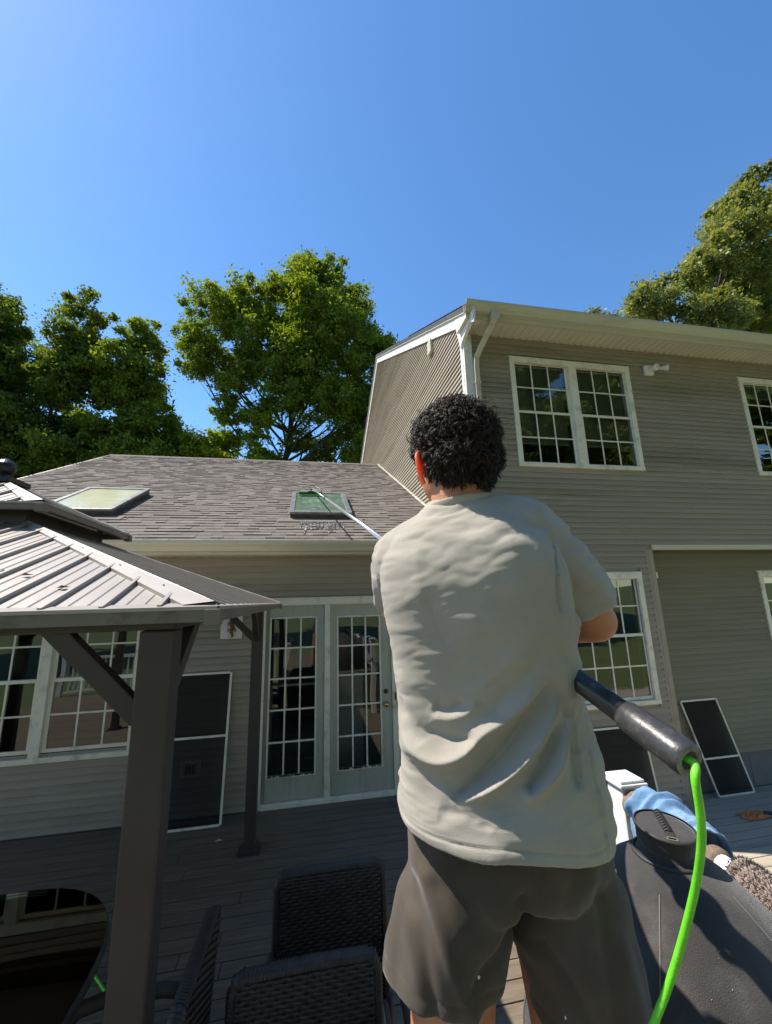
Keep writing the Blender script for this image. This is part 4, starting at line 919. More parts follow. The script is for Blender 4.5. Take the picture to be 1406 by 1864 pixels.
# orange cloth and tool on the side deck
n_ = 26; vs = []
for i in range(n_+1):
    for j in range(n_+1):
        u, v = i/n_*2-1, j/n_*2-1; vs.append((4.86+u*.16+.03*noise.noise(Vector((u*2,v*2,1))), 4.27+v*.08+.02*noise.noise(Vector((u*3,v*2,5))), ZR+.006+.055*abs(noise.noise(Vector((u*2.6,v*2.3,3))))*(1.15-max(abs(u),abs(v))**3)))
q = MB(); q.add(vs, [(i*(n_+1)+j,(i+1)*(n_+1)+j,(i+1)*(n_+1)+j+1,i*(n_+1)+j+1) for i in range(n_) for j in range(n_)])
tag(obj('orange_rag', q, mat('orange_cloth', (.55,.17,.05), (.65,.24,.09), 60, .9, .4, 200), smooth=True), 'crumpled orange rag lying on the shaded deck at right', 'rag')
t = thing('hand_tool', 'tool with a dark blue and white handle lying beside the orange rag', 'tool', (5.05,4.22,ZR))
q = MB(); q.tube([(4.98,4.25,ZR+.03),(5.30,4.12,ZR+.03)], .016, 10); obj('handle', q, mat('navy_plastic', (.02,.04,.08), rough=.4), t, smooth=True); q = MB(); q.tube([(5.06,4.235,ZR+.05),(5.32,4.13,ZR+.05)], .010, 8); obj('rod', q, M['lamp'], t, smooth=True)
q = MB(); q.box(4.70,4.74,4.28,4.31,ZR+.0015,ZR+.012)
# small white scrap on the deck
q = MB(); q.add([(-.80,4.62,ZD+.004),(-.76,4.60,ZD+.012),(-.72,4.63,ZD+.004),(-.76,4.65,ZD+.009)],[(0,1,2,3)]); tag(obj('paper_scrap', q, M['lamp']), 'tiny pale scrap on the dark deck between the screen and the far gazebo post', 'scrap')
# dark stain patches on the boards come from the deck material

# ================================================================== trees
LEAFM = {}
def leaf_mat(name, c1, c2, c3):
    m = bpy.data.materials.new(name); m.use_nodes = True; N = m.node_tree.nodes; L = m.node_tree.links; N.clear()
    o = N.new('ShaderNodeOutputMaterial'); d = N.new('ShaderNodeBsdfDiffuse'); tr = N.new('ShaderNodeBsdfTranslucent'); gl = N.new('ShaderNodeBsdfGlossy'); mx = N.new('ShaderNodeMixShader'); m2 = N.new('ShaderNodeMixShader')
    tc = N.new('ShaderNodeTexCoord'); nz = N.new('ShaderNodeTexNoise'); nz.inputs['Scale'].default_value = .55; nz.inputs['Detail'].default_value = 6; nz.inputs['Roughness'].default_value = .75
    rp = N.new('ShaderNodeValToRGB'); rp.color_ramp.elements[0].position = .36; rp.color_ramp.elements[0].color = (*c1,1); rp.color_ramp.elements[1].position = .68; rp.color_ramp.elements[1].color = (*c3,1); e = rp.color_ramp.elements.new(.5); e.color = (*c2,1)
    L.new(tc.outputs['Object'], nz.inputs['Vector']); L.new(nz.outputs['Fac'], rp.inputs['Fac']); L.new(rp.outputs[0], d.inputs['Color'])
    vm = N.new('ShaderNodeVectorMath'); vm.operation = 'MULTIPLY'; vm.inputs[1].default_value = (1.6,1.45,.35); L.new(rp.outputs[0], vm.inputs[0]); L.new(vm.outputs[0], tr.inputs['Color'])
    gl.inputs['Roughness'].default_value = .45; gl.inputs['Color'].default_value = (.5,.55,.45,1)
    mx.inputs[0].default_value = .45; m2.inputs[0].default_value = .05
    L.new(d.outputs[0], mx.inputs[1]); L.new(tr.outputs[0], mx.inputs[2]); L.new(mx.outputs[0], m2.inputs[1]); L.new(gl.outputs[0], m2.inputs[2]); L.new(m2.outputs[0], o.inputs['Surface'])
    return m
LEAFM['oak'] = leaf_mat('oak_leaf', (.09,.145,.022), (.17,.24,.034), (.28,.34,.055))
LEAFM['dark'] = leaf_mat('shaded_leaf', (.065,.105,.022), (.115,.165,.03), (.21,.26,.05))
LEAFM['bright'] = leaf_mat('young_leaf', (.16,.23,.02), (.23,.31,.03), (.30,.36,.04))
LEAFM['maple'] = leaf_mat('silvery_leaf', (.10,.13,.05), (.19,.22,.09), (.32,.34,.17))
def tree(name, base, H, clumps, nleaf, ls, lm, trunk_r, label, group, seed=0, trunk_top=.75, lean=(0,0)):
    """clumps: (dx, dy, z, rx, rz) relative to the base; leaves fill clump shells; limbs reach every clump"""
    rng = np.random.default_rng(seed); base = Vector(base)
    t = thing(name, label, 'tree', tuple(base), group, worldchildren=False)
    w = MB(); tp = Vector((lean[0]*H*trunk_top, lean[1]*H*trunk_top, H*trunk_top))
    spine = [Vector((0,0,-.3)), Vector((.02*H*rng.normal()*.5, 0, H*.15)), Vector((lean[0]*H*.35+.01*H*rng.normal(), lean[1]*H*.35, H*.35)), Vector((lean[0]*H*.55, lean[1]*H*.55+.01*H*rng.normal(), H*.55)), tp]
    sp = bez(spine, 5); w.tube(sp, [trunk_r*(1.25 if i == 0 else 1)*(1-.85*i/len(sp)) for i in range(len(sp))], 9)
    for (dx, dy, z, rx, rz_) in clumps:
        h0 = max(H*.18, min(H*trunk_top*.95, z - hypot(dx,dy)*.75 - rz_*.2)); f = h0/(H*trunk_top)
        i = min(len(sp)-1, int(f*(len(sp)-1))); a = sp[i]; b = Vector((dx, dy, z)); mid = a.lerp(b, .5) + Vector((0,0,-.06*(b-a).length)) + Vector(rng.normal(size=3)*.05*(b-a).length)
        r = max(.03, trunk_r*(.42 - .25*f)); bz = bez([a, mid, b], 4); w.tube(bz, [r*(1-.75*k/len(bz)) for k in range(len(bz))], 6)
        for s in range(5):
            e = b + Vector(rng.normal(size=3))*rx*.45; st = bz[rng.integers(3, len(bz))]; w.tube([st, st.lerp(e,.5)+Vector(rng.normal(size=3))*.1*rx, e], [r*.22, r*.14, .012], 4)
    tr = obj('trunk', w, M['bark'], t, smooth=True)
    C = np.array(clumps, float); vol = C[:,3]**2*C[:,4]; vol = vol**.75; cnt = (nleaf*vol/vol.sum()).astype(int); P = []
    for c, k in zip(C, cnt):
        # sub-clumps give broken, leafy edges
        ns_ = max(14, int(17*c[3])); d = rng.normal(size=(ns_,3)); d /= np.linalg.norm(d,axis=1)[:,None]; rad = rng.uniform(.25,1.3,ns_)**.7
        sc = d*rad[:,None]*np.array([c[3],c[3],c[4]]); sr = rng.uniform(.16,.52,ns_)*c[3]**.5
        idx = rng.integers(0, ns_, k); q = rng.normal(size=(k,3))*sr[idx][:,None]*np.array([.62,.62,.42]); P.append(sc[idx]+q+c[:3])
    P = np.concatenate(P); n = len(P); 
    nrm = rng.normal(size=(n,3)) + np.array([0,0,.9]); nrm /= np.linalg.norm(nrm,axis=1)[:,None]
    a = np.cross(nrm, rng.normal(size=(n,3))); a /= np.linalg.norm(a,axis=1)[:,None]; b = np.cross(nrm, a); s = ls*rng.uniform(.45,1.6,n)[:,None]
    V = np.stack([P-a*s*.5, P+b*s*.30+nrm*s*.08, P+a*s*.5, P-b*s*.30+nrm*s*.08], 1).reshape(-1,3)
    me = bpy.data.meshes.new('crown'); me.vertices.add(n*4); me.vertices.foreach_set('co', V.ravel().astype(np.float32)); me.loops.add(n*4); me.loops.foreach_set('vertex_index', np.arange(n*4, dtype=np.int32)); me.polygons.add(n); me.polygons.foreach_set('loop_start', np.arange(0,n*4,4,dtype=np.int32)); me.update(calc_edges=True); me.materials.append(LEAFM[lm])
    link('crown', me, t)
    return t
def blob(rng, n, R, zc, rzz, r0_, r1_, flat=1.0, fill=.55):
    out = []
    for _ in range(n):
        d = rng.normal(size=3); d /= np.linalg.norm(d); k = rng.uniform(fill, 1); r = rng.uniform(r0_, r1_)
        out.append((d[0]*k*R, d[1]*k*R*flat, zc + d[2]*k*rzz, r, r*rng.uniform(.6,.8)))
    return out
def glv(x, y): return gz(x, y) - .1
# the big spreading oak behind the wing: clump centres in metres (x, z above camera) at Y about 28
OY = 28.0; obx, oby = -1.2, OY
ozs = glv(obx, oby)
oak_c = []
for (x, z, r) in [(-3.8,22.8,1.2),(-5.6,21.7,1.2),(-1.9,23.5,1.1),(-.2,24.0,1.1),(1.9,23.4,1.2),(3.6,22.0,1.2),(5.0,20.3,1.2),(5.9,18.6,1.0),(-8.0,19.2,1.1),(-.6,22.2,1.7),(1.2,22.0,1.7),(-2.6,21.6,1.8),(2.9,21.6,1.9),(-4.8,21.2,1.8),(.3,20.9,2.2),(4.6,19.6,1.8),(-6.6,20.0,1.6),(-8.0,18.8,1.5),(-6.4,17.6,1.7),(-4.0,19.0,2.0),(-1.8,18.8,2.0),(1.9,18.8,2.2),(4.2,17.2,2.0),(5.6,18.4,1.3),(-7.6,16.6,1.2),(-4.6,16.6,1.7),(-2.4,16.0,1.9),(.4,16.2,2.0),(2.8,15.2,2.0),(4.9,14.8,1.7),(-4.9,15.0,1.1),(-1.6,13.6,1.4),(1.0,13.4,1.8),(3.6,12.4,1.9),(5.2,12.2,1.6),(-.2,11.2,1.3),(2.2,10.6,1.8),(4.4,9.8,2.0),(5.9,15.9,1.4),(6.3,13.6,1.3),(-3.4,13.0,1.2),(-.2,14.6,1.8),(2.6,17.8,2.0),(-.6,17.4,1.9),(6.2,10.6,1.6)]:
    oak_c.append((x-obx, random.uniform(-2.2,2.2), z-ozs, r*1.02, r*.82))
tree('oak_tree', (obx, oby, ozs), 27, oak_c, 210000, .195, 'oak', .42, 'tall spreading broadleaf tree with rounded crown standing clear above the wing roof', 'trees behind the house', 3, .80)
rng = np.random.default_rng(5)
def simple(name, x, y, top, R, lm, n, ls, lab, grp, seed, low=.22, cl=26):
    z0 = glv(x, y); H = top - z0; rng = np.random.default_rng(seed)
    zc = H*(low+1)/2*1.0; rzv = H*(1-low)/2*.86
    c = blob(rng, cl, R*.74, zc, rzv, R*.26, R*.44, .8, .35) + [(rng.normal()*R*.12, rng.normal()*R*.12, H-R*.32, R*.32, R*.30)]
    return tree(name, (x, y, z0), H, c, n, ls, lm, R*.075, lab, grp, seed)
G = 'trees behind the house'
A_ = simple('woodland_tree', -16.2, 28, 21.2, 4.3, 'dark', 100000, .20, 'pointed dark green tree, second crown from the left edge', G, 11)
simple('woodland_tree', -21.0, 28.5, 21.6, 4.2, 'dark', 90000, .20, 'dark green tree cut by the left edge of the view', G, 12)
simple('woodland_tree', -11.2, 28, 19.2, 3.9, 'oak', 95000, .20, 'yellow-green topped tree left of the gap in the woods', G, 13, .25)
simple('young_tree', -6.2, 29, 14.2, 3.0, 'bright', 42000, .22, 'small bright yellow-green tree in the gap beside the big oak', G, 14, .2, 26)
simple('young_tree', -3.4, 27.0, 12.8, 2.4, 'bright', 26000, .22, 'low bright sapling at the foot of the big oak trunk', G, 15, .2, 24)
# second rank, behind
B_ = simple('understorey_tree', -14, 36, 17, 4.2, 'dark', 36000, .36, 'shaded rear tree between the leftmost crowns', G, 21, .05, 20)
labs = ['shaded rear tree far at the left edge','shaded rear tree low behind the pointed crown','shaded rear tree behind the yellow-green crown','shaded rear tree in the gap behind the bright young tree','shaded rear tree behind the big oak trunk','shaded rear tree behind the right side of the oak','shaded rear tree hidden beside the gable']
for k, (x, y, s) in enumerate([(-27,37,1.0),(-20,38,1.0),(-9.5,40,.80),(-5.0,41,.62),(0,38,.80),(5.5,38,.85),(10,40,.8)]):
    c = copy_tree(B_); c.location = (x, y, glv(x, y)); c.scale = (s*1.05, s, s); c.rotation_euler = (0,0,k*1.3); c['label'] = labs[k]
# ground-level thicket hiding the horizon
def thicket(x0, x1, y, h, n, seed, label):
    rng = np.random.default_rng(seed); P = np.stack([rng.uniform(x0,x1,n), y+rng.normal(size=n)*1.6, rng.uniform(0,1,n)**.8*h*(1+.25*np.sin(rng.uniform(x0,x1,n)))],1); P[:,2] += -3.0
    nrm = rng.normal(size=(n,3)); nrm /= np.linalg.norm(nrm,axis=1)[:,None]; a = np.cross(nrm, rng.normal(size=(n,3))); a /= np.linalg.norm(a,axis=1)[:,None]; b = np.cross(nrm,a); s = .42*rng.uniform(.6,1.4,n)[:,None]
    V = np.stack([P-a*s*.5,P+b*s*.35,P+a*s*.5,P-b*s*.35],1).reshape(-1,3)
    me = bpy.data.meshes.new('thicket'); me.vertices.add(n*4); me.vertices.foreach_set('co', V.ravel().astype(np.float32)); me.loops.add(n*4); me.loops.foreach_set('vertex_index', np.arange(n*4,dtype=np.int32)); me.polygons.add(n); me.polygons.foreach_set('loop_start', np.arange(0,n*4,4,dtype=np.int32)); me.update(calc_edges=True); me.materials.append(LEAFM['dark'])
    o = link('thicket', me, None, kind='stuff'); tag(o, label, 'undergrowth')
thicket(-50, 30, 44, 11, 90000, 31, 'dense dark undergrowth closing the woods behind the house')
# tall tree behind the two-storey roof at right
rc = []
rx0, ry0 = 27.0, 20.0; rz0 = glv(rx0, ry0)
for (x, z, r) in [(18.4,16.6,1.1),(20.0,17.2,1.2),(21.4,17.9,1.3),(22.8,18.9,1.3),(24.2,20.0,1.3),(22.6,16.8,1.6),(25.4,21.0,1.3),(26.6,22.6,1.4),(27.8,24.6,1.3),(29.4,26.2,1.4),(31.2,27.6,1.5),(33.2,28.8,1.6),(28.6,21.6,2.4),(31.5,24,2.8),(35,27.2,2.4),(27,17.6,2.4),(31,19.5,3),(35,22,3),(24,16,2.0),(21,15.8,1.8),(28,14.5,2.5)]:
    rc.append((x-rx0, random.uniform(-2.5,2.5), z-rz0, r, r*.85))
tree('maple_tree', (rx0, ry0, rz0), 30, rc, 160000, .19, 'maple', .5, 'pale silvery-green tree rising behind the right end of the roof', 'trees behind the house', 41)
# trees, fence and lawn on the photographer's side: seen only as reflections in the glass
for k, (x, y, s) in enumerate([(-16,-22,.95),(-7,-26,1.0),(2,-24,.9),(11,-22,1.0),(20,-25,1.05),(29,-20,1.0),(-26,-16,1.0),(37,-13,.95),(24,-15,.8),(15,-17,.8),(48,-16,1.1)]):
    c = copy_tree(B_); c.location = (x, y, glv(x, y)); c.scale = (s*1.6, s*1.6, s*2.0); c.rotation_euler = (0,0,k*1.7+.4); c['label'] = ['tree across the lawn behind the photographer, near the middle','tree across the lawn, left of the middle one','tree across the lawn straight behind the man','tree across the lawn seen in the upper twin window','tree across the lawn seen in the right edge window','tall tree across the lawn on the right side','tree across the lawn farthest to the left','tree across the lawn beyond the right corner of the house','shorter tree across the lawn, right of the man','shorter tree across the lawn, in line with the railing post','tree across the lawn farthest off to the right'][k]; c['group'] = 'trees across the lawn'
t = thing('garden_railing', 'long white baluster railing along the outer edge of the deck behind the camera', 'railing', (-2,-2.05,ZD))
q = MB(); q.box(-6,-.45,-2.0,-1.93,ZD+.88,ZD+.95); obj('handrail', q, M['vinylw'], t); q = MB(); q.box(-6,-.45,-1.99,-1.94,ZD+.08,ZD+.13); obj('bottom_rail', q, M['vinylw'], t)
bm_ = MB(); bm_.box(-.018,.018,-.018,.018,0,.75); bme = bm_.mesh('baluster', M['vinylw'])
for k in range(44): link('baluster', bme, t, loc=(-5.93+.125*k+2, .085, .13))
for x in (-6,-4.1,-2.2,-.45): q = MB(); q.box(x-.05,x+.05,-2.02,-1.92,ZD+.001,ZD+1.02); q.prism([(x-.07,-2.04,ZD+1.021),(x+.07,-2.04,ZD+1.021),(x+.07,-1.90,ZD+1.021),(x-.07,-1.90,ZD+1.021)],(0,0,.03)); obj('post', q, M['vinylw'], t)
# ================================================================== the man
def remeshed(mb, voxel, smooth=4, fac=.5, name='m'):
    me = mb.mesh(name, M['trim']); fixn(me); o = bpy.data.objects.new('tmp', me); COL.objects.link(o)
    m = o.modifiers.new('r', 'REMESH'); m.mode = 'VOXEL'; m.voxel_size = voxel; m.use_smooth_shade = True
    if smooth: s = o.modifiers.new('s', 'SMOOTH'); s.factor = fac; s.iterations = smooth
    dg = bpy.context.evaluated_depsgraph_get(); out = bpy.data.meshes.new_from_object(o.evaluated_get(dg)); bpy.data.objects.remove(o); bpy.data.meshes.remove(me)
    out.name = name; out.materials.clear(); return out
def setsmooth(me): me.polygons.foreach_set('use_smooth', [True]*len(me.polygons))
def ball(mb, c, r): mb.ell(c, (r,r,r), 16, 10)
def limb(mb, pts, rad, n=20):
    P = bez(pts, 6); R = []
    k = len(pts)-1
    for i in range(len(P)): f = i/6; a = min(int(f), k-1); R.append(rad[a]+(rad[a+1]-rad[a])*(f-a))
    mb.tube(P, R, n); ball(mb, pts[0], rad[0]); ball(mb, pts[-1], rad[-1])
def loft(mb, rings, n=40, p=2.4):
    vs = []
    for (z, cx, cy, a, b, yw) in rings:
        for k in range(n):
            t_ = 2*pi*k/n; c, s = cos(t_), sin(t_); x = a*abs(c)**(2/p)*(1 if c > 0 else -1); y = b*abs(s)**(2/p)*(1 if s > 0 else -1)
            vs.append((cx + x*cos(yw)-y*sin(yw), cy + x*sin(yw)+y*cos(yw), z))
    fs = [(i*n+k, i*n+(k+1)%n, (i+1)*n+(k+1)%n, (i+1)*n+k) for i in range(len(rings)-1) for k in range(n)] + [tuple(reversed(range(n))), tuple((len(rings)-1)*n+k for k in range(n))]
    mb.add(vs, fs)
def resample(rings, m=6):
    out = []
    for i in range(len(rings)-1):
        for k in range(m):
            f = k/m; A, B = rings[max(i-1,0)], rings[i]; C_, D = rings[i+1], rings[min(i+2,len(rings)-1)]
            out.append(tuple(.5*((2*b)+(c-a)*f+(2*a-5*b+4*c-d)*f*f+(3*b-a-3*c+d)*f**3) for a,b,c,d in zip(A,B,C_,D)))
    out.append(rings[-1]); return out
man = thing('person', 'curly-haired man in pale grey T-shirt and dark shorts holding the long cleaning pole', 'person', (.36, .82, ZP))
skin = mat('skin', (.44,.185,.095), (.50,.225,.12), 14, .5, .08, 300, sss=.3, spec=.4)
# continuous body
B = MB()
tw = radians(-18)
loft(B, resample([(.19,.322,.80,.055,.05,tw),(.12,.325,.80,.14,.075,tw),(.03,.33,.80,.155,.09,tw),(-.12,.338,.80,.140,.085,tw*.8),(-.25,.348,.80,.140,.09,tw*.5),(-.38,.356,.81,.150,.095,tw*.3),(-.45,.358,.815,.140,.09,tw*.2),(-.485,.358,.82,.10,.07,0)]))
limb(B, [(.322,.80,.10),(.320,.805,.19),(.321,.82,.27)], [.064,.060,.060])
hc_ = Vector((.322,.825,.318)); hR = Matrix.Rotation(radians(4), 3, 'Z') @ Matrix.Rotation(radians(12), 3, 'X')
def HP(x, y, z): return hc_ + hR @ Vector((x, y, z))
B.ell(HP(0,0,0), (.073,.094,.098), 28, 18, hR); B.ell(HP(0,.035,-.055), (.060,.062,.068), 24, 14, hR); B.ell(HP(0,.055,-.105), (.036,.034,.026), 18, 10, hR)
B.ell(HP(0,.098,-.035), (.013,.017,.024), 12, 8, hR); B.ell(HP(0,.108,-.050), (.015,.014,.011), 12, 8, hR)
for sx in (-1,1): B.ell(HP(sx*.034,.078,.004), (.026,.012,.009), 12, 8, hR); B.ell(HP(sx*.044,.066,-.048), (.022,.018,.020), 12, 8, hR)
B.ell(HP(0,.088,-.078), (.022,.011,.006), 12, 8, hR); B.ell(HP(0,.087,-.089), (.020,.011,.007), 12, 8, hR)
for sx in (-1,1):   # ears: rim, lobe and bowl
    pts = [HP(sx*(.068),.004,-.072), HP(sx*.076,-.006,-.068), HP(sx*.089,-.022,-.050), HP(sx*.095,-.026,-.028), HP(sx*.092,-.016,-.010), HP(sx*.074,.002,-.012)]
    B.tube(bez(pts, 4), .0062, 8); B.ell(HP(sx*.074,-.002,-.069), (.006,.009,.010), 10, 8, hR); B.ell(HP(sx*.081,-.010,-.040), (.007,.014,.027), 12, 8, hR)
# legs and feet
for (h, k, a) in (((.272,.82,-.50),(.238,.845,-.90),(.225,.86,-1.29)),((.452,.82,-.50),(.492,.86,-.90),(.505,.875,-1.29))):
    h, k, a = map(Vector, (h, k, a)); limb(B, [h, h.lerp(k,.45), k, k.lerp(a,.32)+Vector((0,-.015,0)), a], [.078,.072,.056,.057,.036])
    limb(B, [a+Vector((0,-.03,-.045)), a+Vector((0,.06,-.055)), a+Vector((0,.16,-.068))], [.036,.036,.022])
# arms
def armc(pts, rad): limb(B, pts, rad)
RW = pp((1.035-PA.y)/PD.y); LW = pp((1.335-PA.y)/PD.y)
armc([(.447,.775,.118),(.535,.785,.03),(.602,.802,-.055)], [.060,.050,.043]); armc([(.602,.802,-.055),(.560,.885,-.062),tuple(RW+Vector((.035,-.075,-.015)))], [.044,.043,.028])
armc([(.205,.865,.075),(.215,.96,.0),(.245,1.08,-.052)], [.056,.048,.040]); armc([(.245,1.08,-.052),(.305,1.17,-.03),tuple(LW+Vector((-.045,-.06,-.022)))], [.042,.042,.027])
def hand(c, side, wrist):
    """palm beside the pole, four fingers curling round it, thumb over the other way"""
    ax = PD; x = ax.cross(Vector((0,0,1))).normalized(); z = x.cross(ax)      # x: right of pole, z: up
    def Q(al, ang, r): return c + ax*al + (x*cos(ang)+z*sin(ang))*r
    a0 = radians(-60) if side > 0 else radians(-120)
    pc_ = Q(0, a0, .030); rotm = Matrix((x, ax, z)).transposed()
    pm = [Q(-.035,a0,.030), Q(0,a0,.032), Q(.038,a0,.030)]; B.tube(pm, [.016,.020,.015], 14, ry=[.028,.032,.026]); 
    limb(B, [wrist, (Vector(wrist)+pc_)/2, pc_ - ax*.02], [.026,.024,.020], 12)
    for k, (al, sw, r) in enumerate(((.036,205,.0086),(.013,225,.0090),(-.010,215,.0086),(-.032,185,.0076))):
        pts = [Q(al, a0 - side*radians(35) + side*radians(-sw*f)*1.0, .0275 + (.004 if f in (0,.33,.66) else 0)) for f in (0,.2,.33,.5,.66,.85,1)]
        B.tube(pts, [r*1.05,r,r*1.06,r*.95,r*.98,r*.85,r*.6], 10)
    pts = [Q(-.02,a0+side*radians(20),.034), Q(.012,a0+side*radians(60),.032), Q(.035,a0+side*radians(95),.029), Q(.052,a0+side*radians(125),.0275)]; B.tube(bez(pts,3), [.013,.013,.012,.012,.0115,.011,.0105,.0105,.0095,.0065], 10)
hand(RW, 1, tuple(RW+Vector((.035,-.075,-.015)))); hand(LW, -1, tuple(LW+Vector((-.045,-.06,-.022))))
me = remeshed(B, .0042, 5, .5, 'body'); me.materials.append(skin); ear_m = mat('backlit_ear_skin', (.55,.17,.10), rough=.5, sss=.8); ear_m.node_tree.nodes['Principled BSDF'].inputs['Subsurface Scale'].default_value = .045; ear_m.node_tree.nodes['Principled BSDF'].inputs['Transmission Weight'].default_value = 0  # redder ear colour carries the glow of sun shining through from behind
me.materials.append(ear_m)
for s_x in (-1,1):
    ec = HP(s_x*.084,-.012,-.042)
    for pl_ in me.polygons:
        if (pl_.center-ec).length < .034 and abs((hR.transposed() @ (pl_.center-hc_)).x) > .0735: pl_.material_index = 1
setsmooth(me); body_o = link('body', me, man)
q = MB()
for sx in (-1,1): q.ell(HP(sx*.032,.080,-.014), (.012,.012,.012), 14, 10)
obj('eyes', q, mat('eye_white', (.7,.68,.65), rough=.2), man, smooth=True)
# ---- hair
hm_ = mat('dark_curly_hair', (.016,.010,.007), (.05,.032,.021), 90, .5, 0, spec=.35)
q = MB(); q.ell((.321,.812,.334), (.086,.098,.088), 28, 18); q.ell((.324,.79,.285), (.078,.078,.060), 24, 14); q.ell((.325,.782,.252), (.060,.052,.036), 20, 12)
q.ell(HP(0,.055,.055), (.07,.05,.04), 16, 10)
me = remeshed(q, .005, 3, .5, 'hair_cap')
for v in me.vertices: v.co = v.co + Vector(v.normal)*(.010*noise.noise(v.co*38)+.006*noise.noise(v.co*80)+.001)*min(1,max(.15,(v.co.z-.24)/.06))
me.update(); me.materials.append(mat('hair_underlayer', (.006,.005,.004), rough=.7, spec=.2)); setsmooth(me)
hv = np.empty(len(me.vertices)*3, np.float32); me.vertices.foreach_get('co', hv); hv = hv.reshape(-1,3); hn = np.empty_like(hv.ravel()); me.vertices.foreach_get('normal', hn); hn = hn.reshape(-1,3)
hair = link('hair', me, man)
rng = np.random.default_rng(8)
mbh = MB(); cnt = 0
face = hR @ Vector((0,1,0)); EARL = HP(-.080,-.010,-.042)
while cnt < 3600:
    i = rng.integers(len(hv)); p = Vector(hv[i]); nn = Vector(hn[i]); 
    if (p-hc_).dot(face) > .072 and p.z < hc_.z+.045: continue
    if (p-EARL).length < .026 and p.z < EARL.z+.018: continue
    low = p.z < .262
    cnt += 1
    if low:
      for _q in range(4):
        p = p + Vector(rng.normal(size=3))*.002
        L_ = rng.uniform(.008,.018); d = (nn*.35 + Vector((rng.normal()*.4, rng.normal()*.2, -1))).normalized(); p2 = p + d*L_
        mbh.tube([p-nn*.002, p+d*L_*.5+nn*.002, p2], [.0008,.0007,.0003], 3, caps=False)
    if low: continue
    tx = nn.cross(Vector((rng.normal(),rng.normal(),rng.normal()))).normalized(); ty = nn.cross(tx)
    R0 = rng.uniform(.0045,.0115); turns = rng.uniform(.5,1.5); Lh = rng.uniform(.001,.014); ax_ = (nn*rng.uniform(.1,.9) + tx*rng.normal()*.9).normalized(); bx_ = ax_.cross(ty).normalized(); by_ = ax_.cross(bx_)
    ph = rng.uniform(0,2*pi); np_ = 9
    for st_ in range(4):
        jit = Vector(rng.normal(size=3))*.0011; pts = []; r1_ = R0*rng.uniform(.85,1.15)
        for k in range(np_):
            f = k/(np_-1); a = ph + turns*2*pi*f + st_*.12; pts.append(p + nn*.001 + jit*(.3+f) + ax_*Lh*f + (bx_*cos(a)+by_*sin(a))*r1_*(.5+.5*f))
        wd = rng.uniform(.00045,.00085); mbh.tube(pts, [wd*(1-.5*f_) for f_ in np.linspace(0,1,np_)], 3, caps=False)
for _ in range(260):      # flyaways
    i = rng.integers(len(hv)); p = Vector(hv[i]); nn = Vector(hn[i])
    if p.z < .33: continue
    tx = nn.cross(Vector((rng.normal(),rng.normal(),rng.normal()))).normalized(); L_ = rng.uniform(.014,.026); mbh.tube([p, p+nn*L_*.6, p+nn*L_+tx*.006, p+nn*L_*.9+tx*.013, p+nn*L_*.65+tx*.012], [.0005]*5, 3, caps=False)
mh = mbh.mesh('curls', hm_, True); link('curls', mh, hair, kind='stuff')

# ---- T-shirt
Sh = MB(); tw = radians(-23)
loft(Sh, resample([(.205,.322,.815,.066,.060,tw*.5),(.19,.324,.815,.082,.070,tw),(.165,.328,.812,.110,.086,tw),(.13,.328,.806,.150,.104,tw),(.09,.328,.800,.172,.117,tw),(.03,.328,.793,.182,.125,tw),(-.05,.334,.792,.179,.123,tw),(-.13,.341,.800,.174,.115,tw*.9),(-.20,.347,.804,.172,.112,tw*.85),(-.28,.357,.800,.180,.121,tw*.7),(-.35,.361,.797,.185,.132,tw*.6),(-.425,.359,.795,.187,.141,tw*.5)], 5), 64, 2.35)
def stube(pts, rad, ry=None):
    P = bez(pts, 6); k = len(pts)-1
    R = [rad[min(int(i/6),k-1)]+(rad[min(int(i/6),k-1)+1]-rad[min(int(i/6),k-1)])*(i/6-min(int(i/6),k-1)) for i in range(len(P))]
    Sh.tube(P, R, 28); ball(Sh, pts[0], rad[0])
stube([(.345,.79,.148),(.40,.778,.140),(.440,.768,.126)], [.062,.066,.070]); ball(Sh, (.440,.768,.124), .072)
stube([(.435,.768,.122),(.495,.775,.07),(.548,.785,.008),(.566,.790,-.026)], [.073,.074,.073,.074])
stube([(.31,.805,.135),(.255,.825,.115),(.215,.850,.085)], [.064,.066,.067]); ball(Sh, (.212,.855,.080), .068)
stube([(.210,.852,.082),(.212,.90,.045),(.226,.955,.002),(.236,.985,-.022)], [.068,.067,.063,.062])
me = remeshed(Sh, .0038, 6, .5, 't_shirt')
# open the hem and the cuffs
import bmesh
bmx = bmesh.new(); bmx.from_mesh(me); 
ra_ = (Vector((.566,.790,-.026))-Vector((.548,.785,.008))).normalized(); la_ = (Vector((.236,.985,-.022))-Vector((.226,.955,.002))).normalized()
RE, LE = Vector((.566,.790,-.026)), Vector((.236,.985,-.022)); kill = []
for f in bmx.faces:
    c = f.calc_center_median()
    if c.z < -.415 and f.normal.z < -.75: kill.append(f)
    elif (c-RE).length < .08 and (c-RE).dot(ra_) > -.006 and f.normal.dot(ra_) > .75: kill.append(f)
    elif (c-LE).length < .07 and (c-LE).dot(la_) > -.006 and f.normal.dot(la_) > .75: kill.append(f)
bmesh.ops.delete(bmx, geom=kill, context='FACES'); bmx.to_mesh(me); bmx.free()
n = len(me.vertices); V = np.empty(n*3, np.float32); me.vertices.foreach_get('co', V); V = V.reshape(-1,3).astype(float); Nn = np.empty(n*3, np.float32); me.vertices.foreach_get('normal', Nn); Nn = Nn.reshape(-1,3).astype(float)
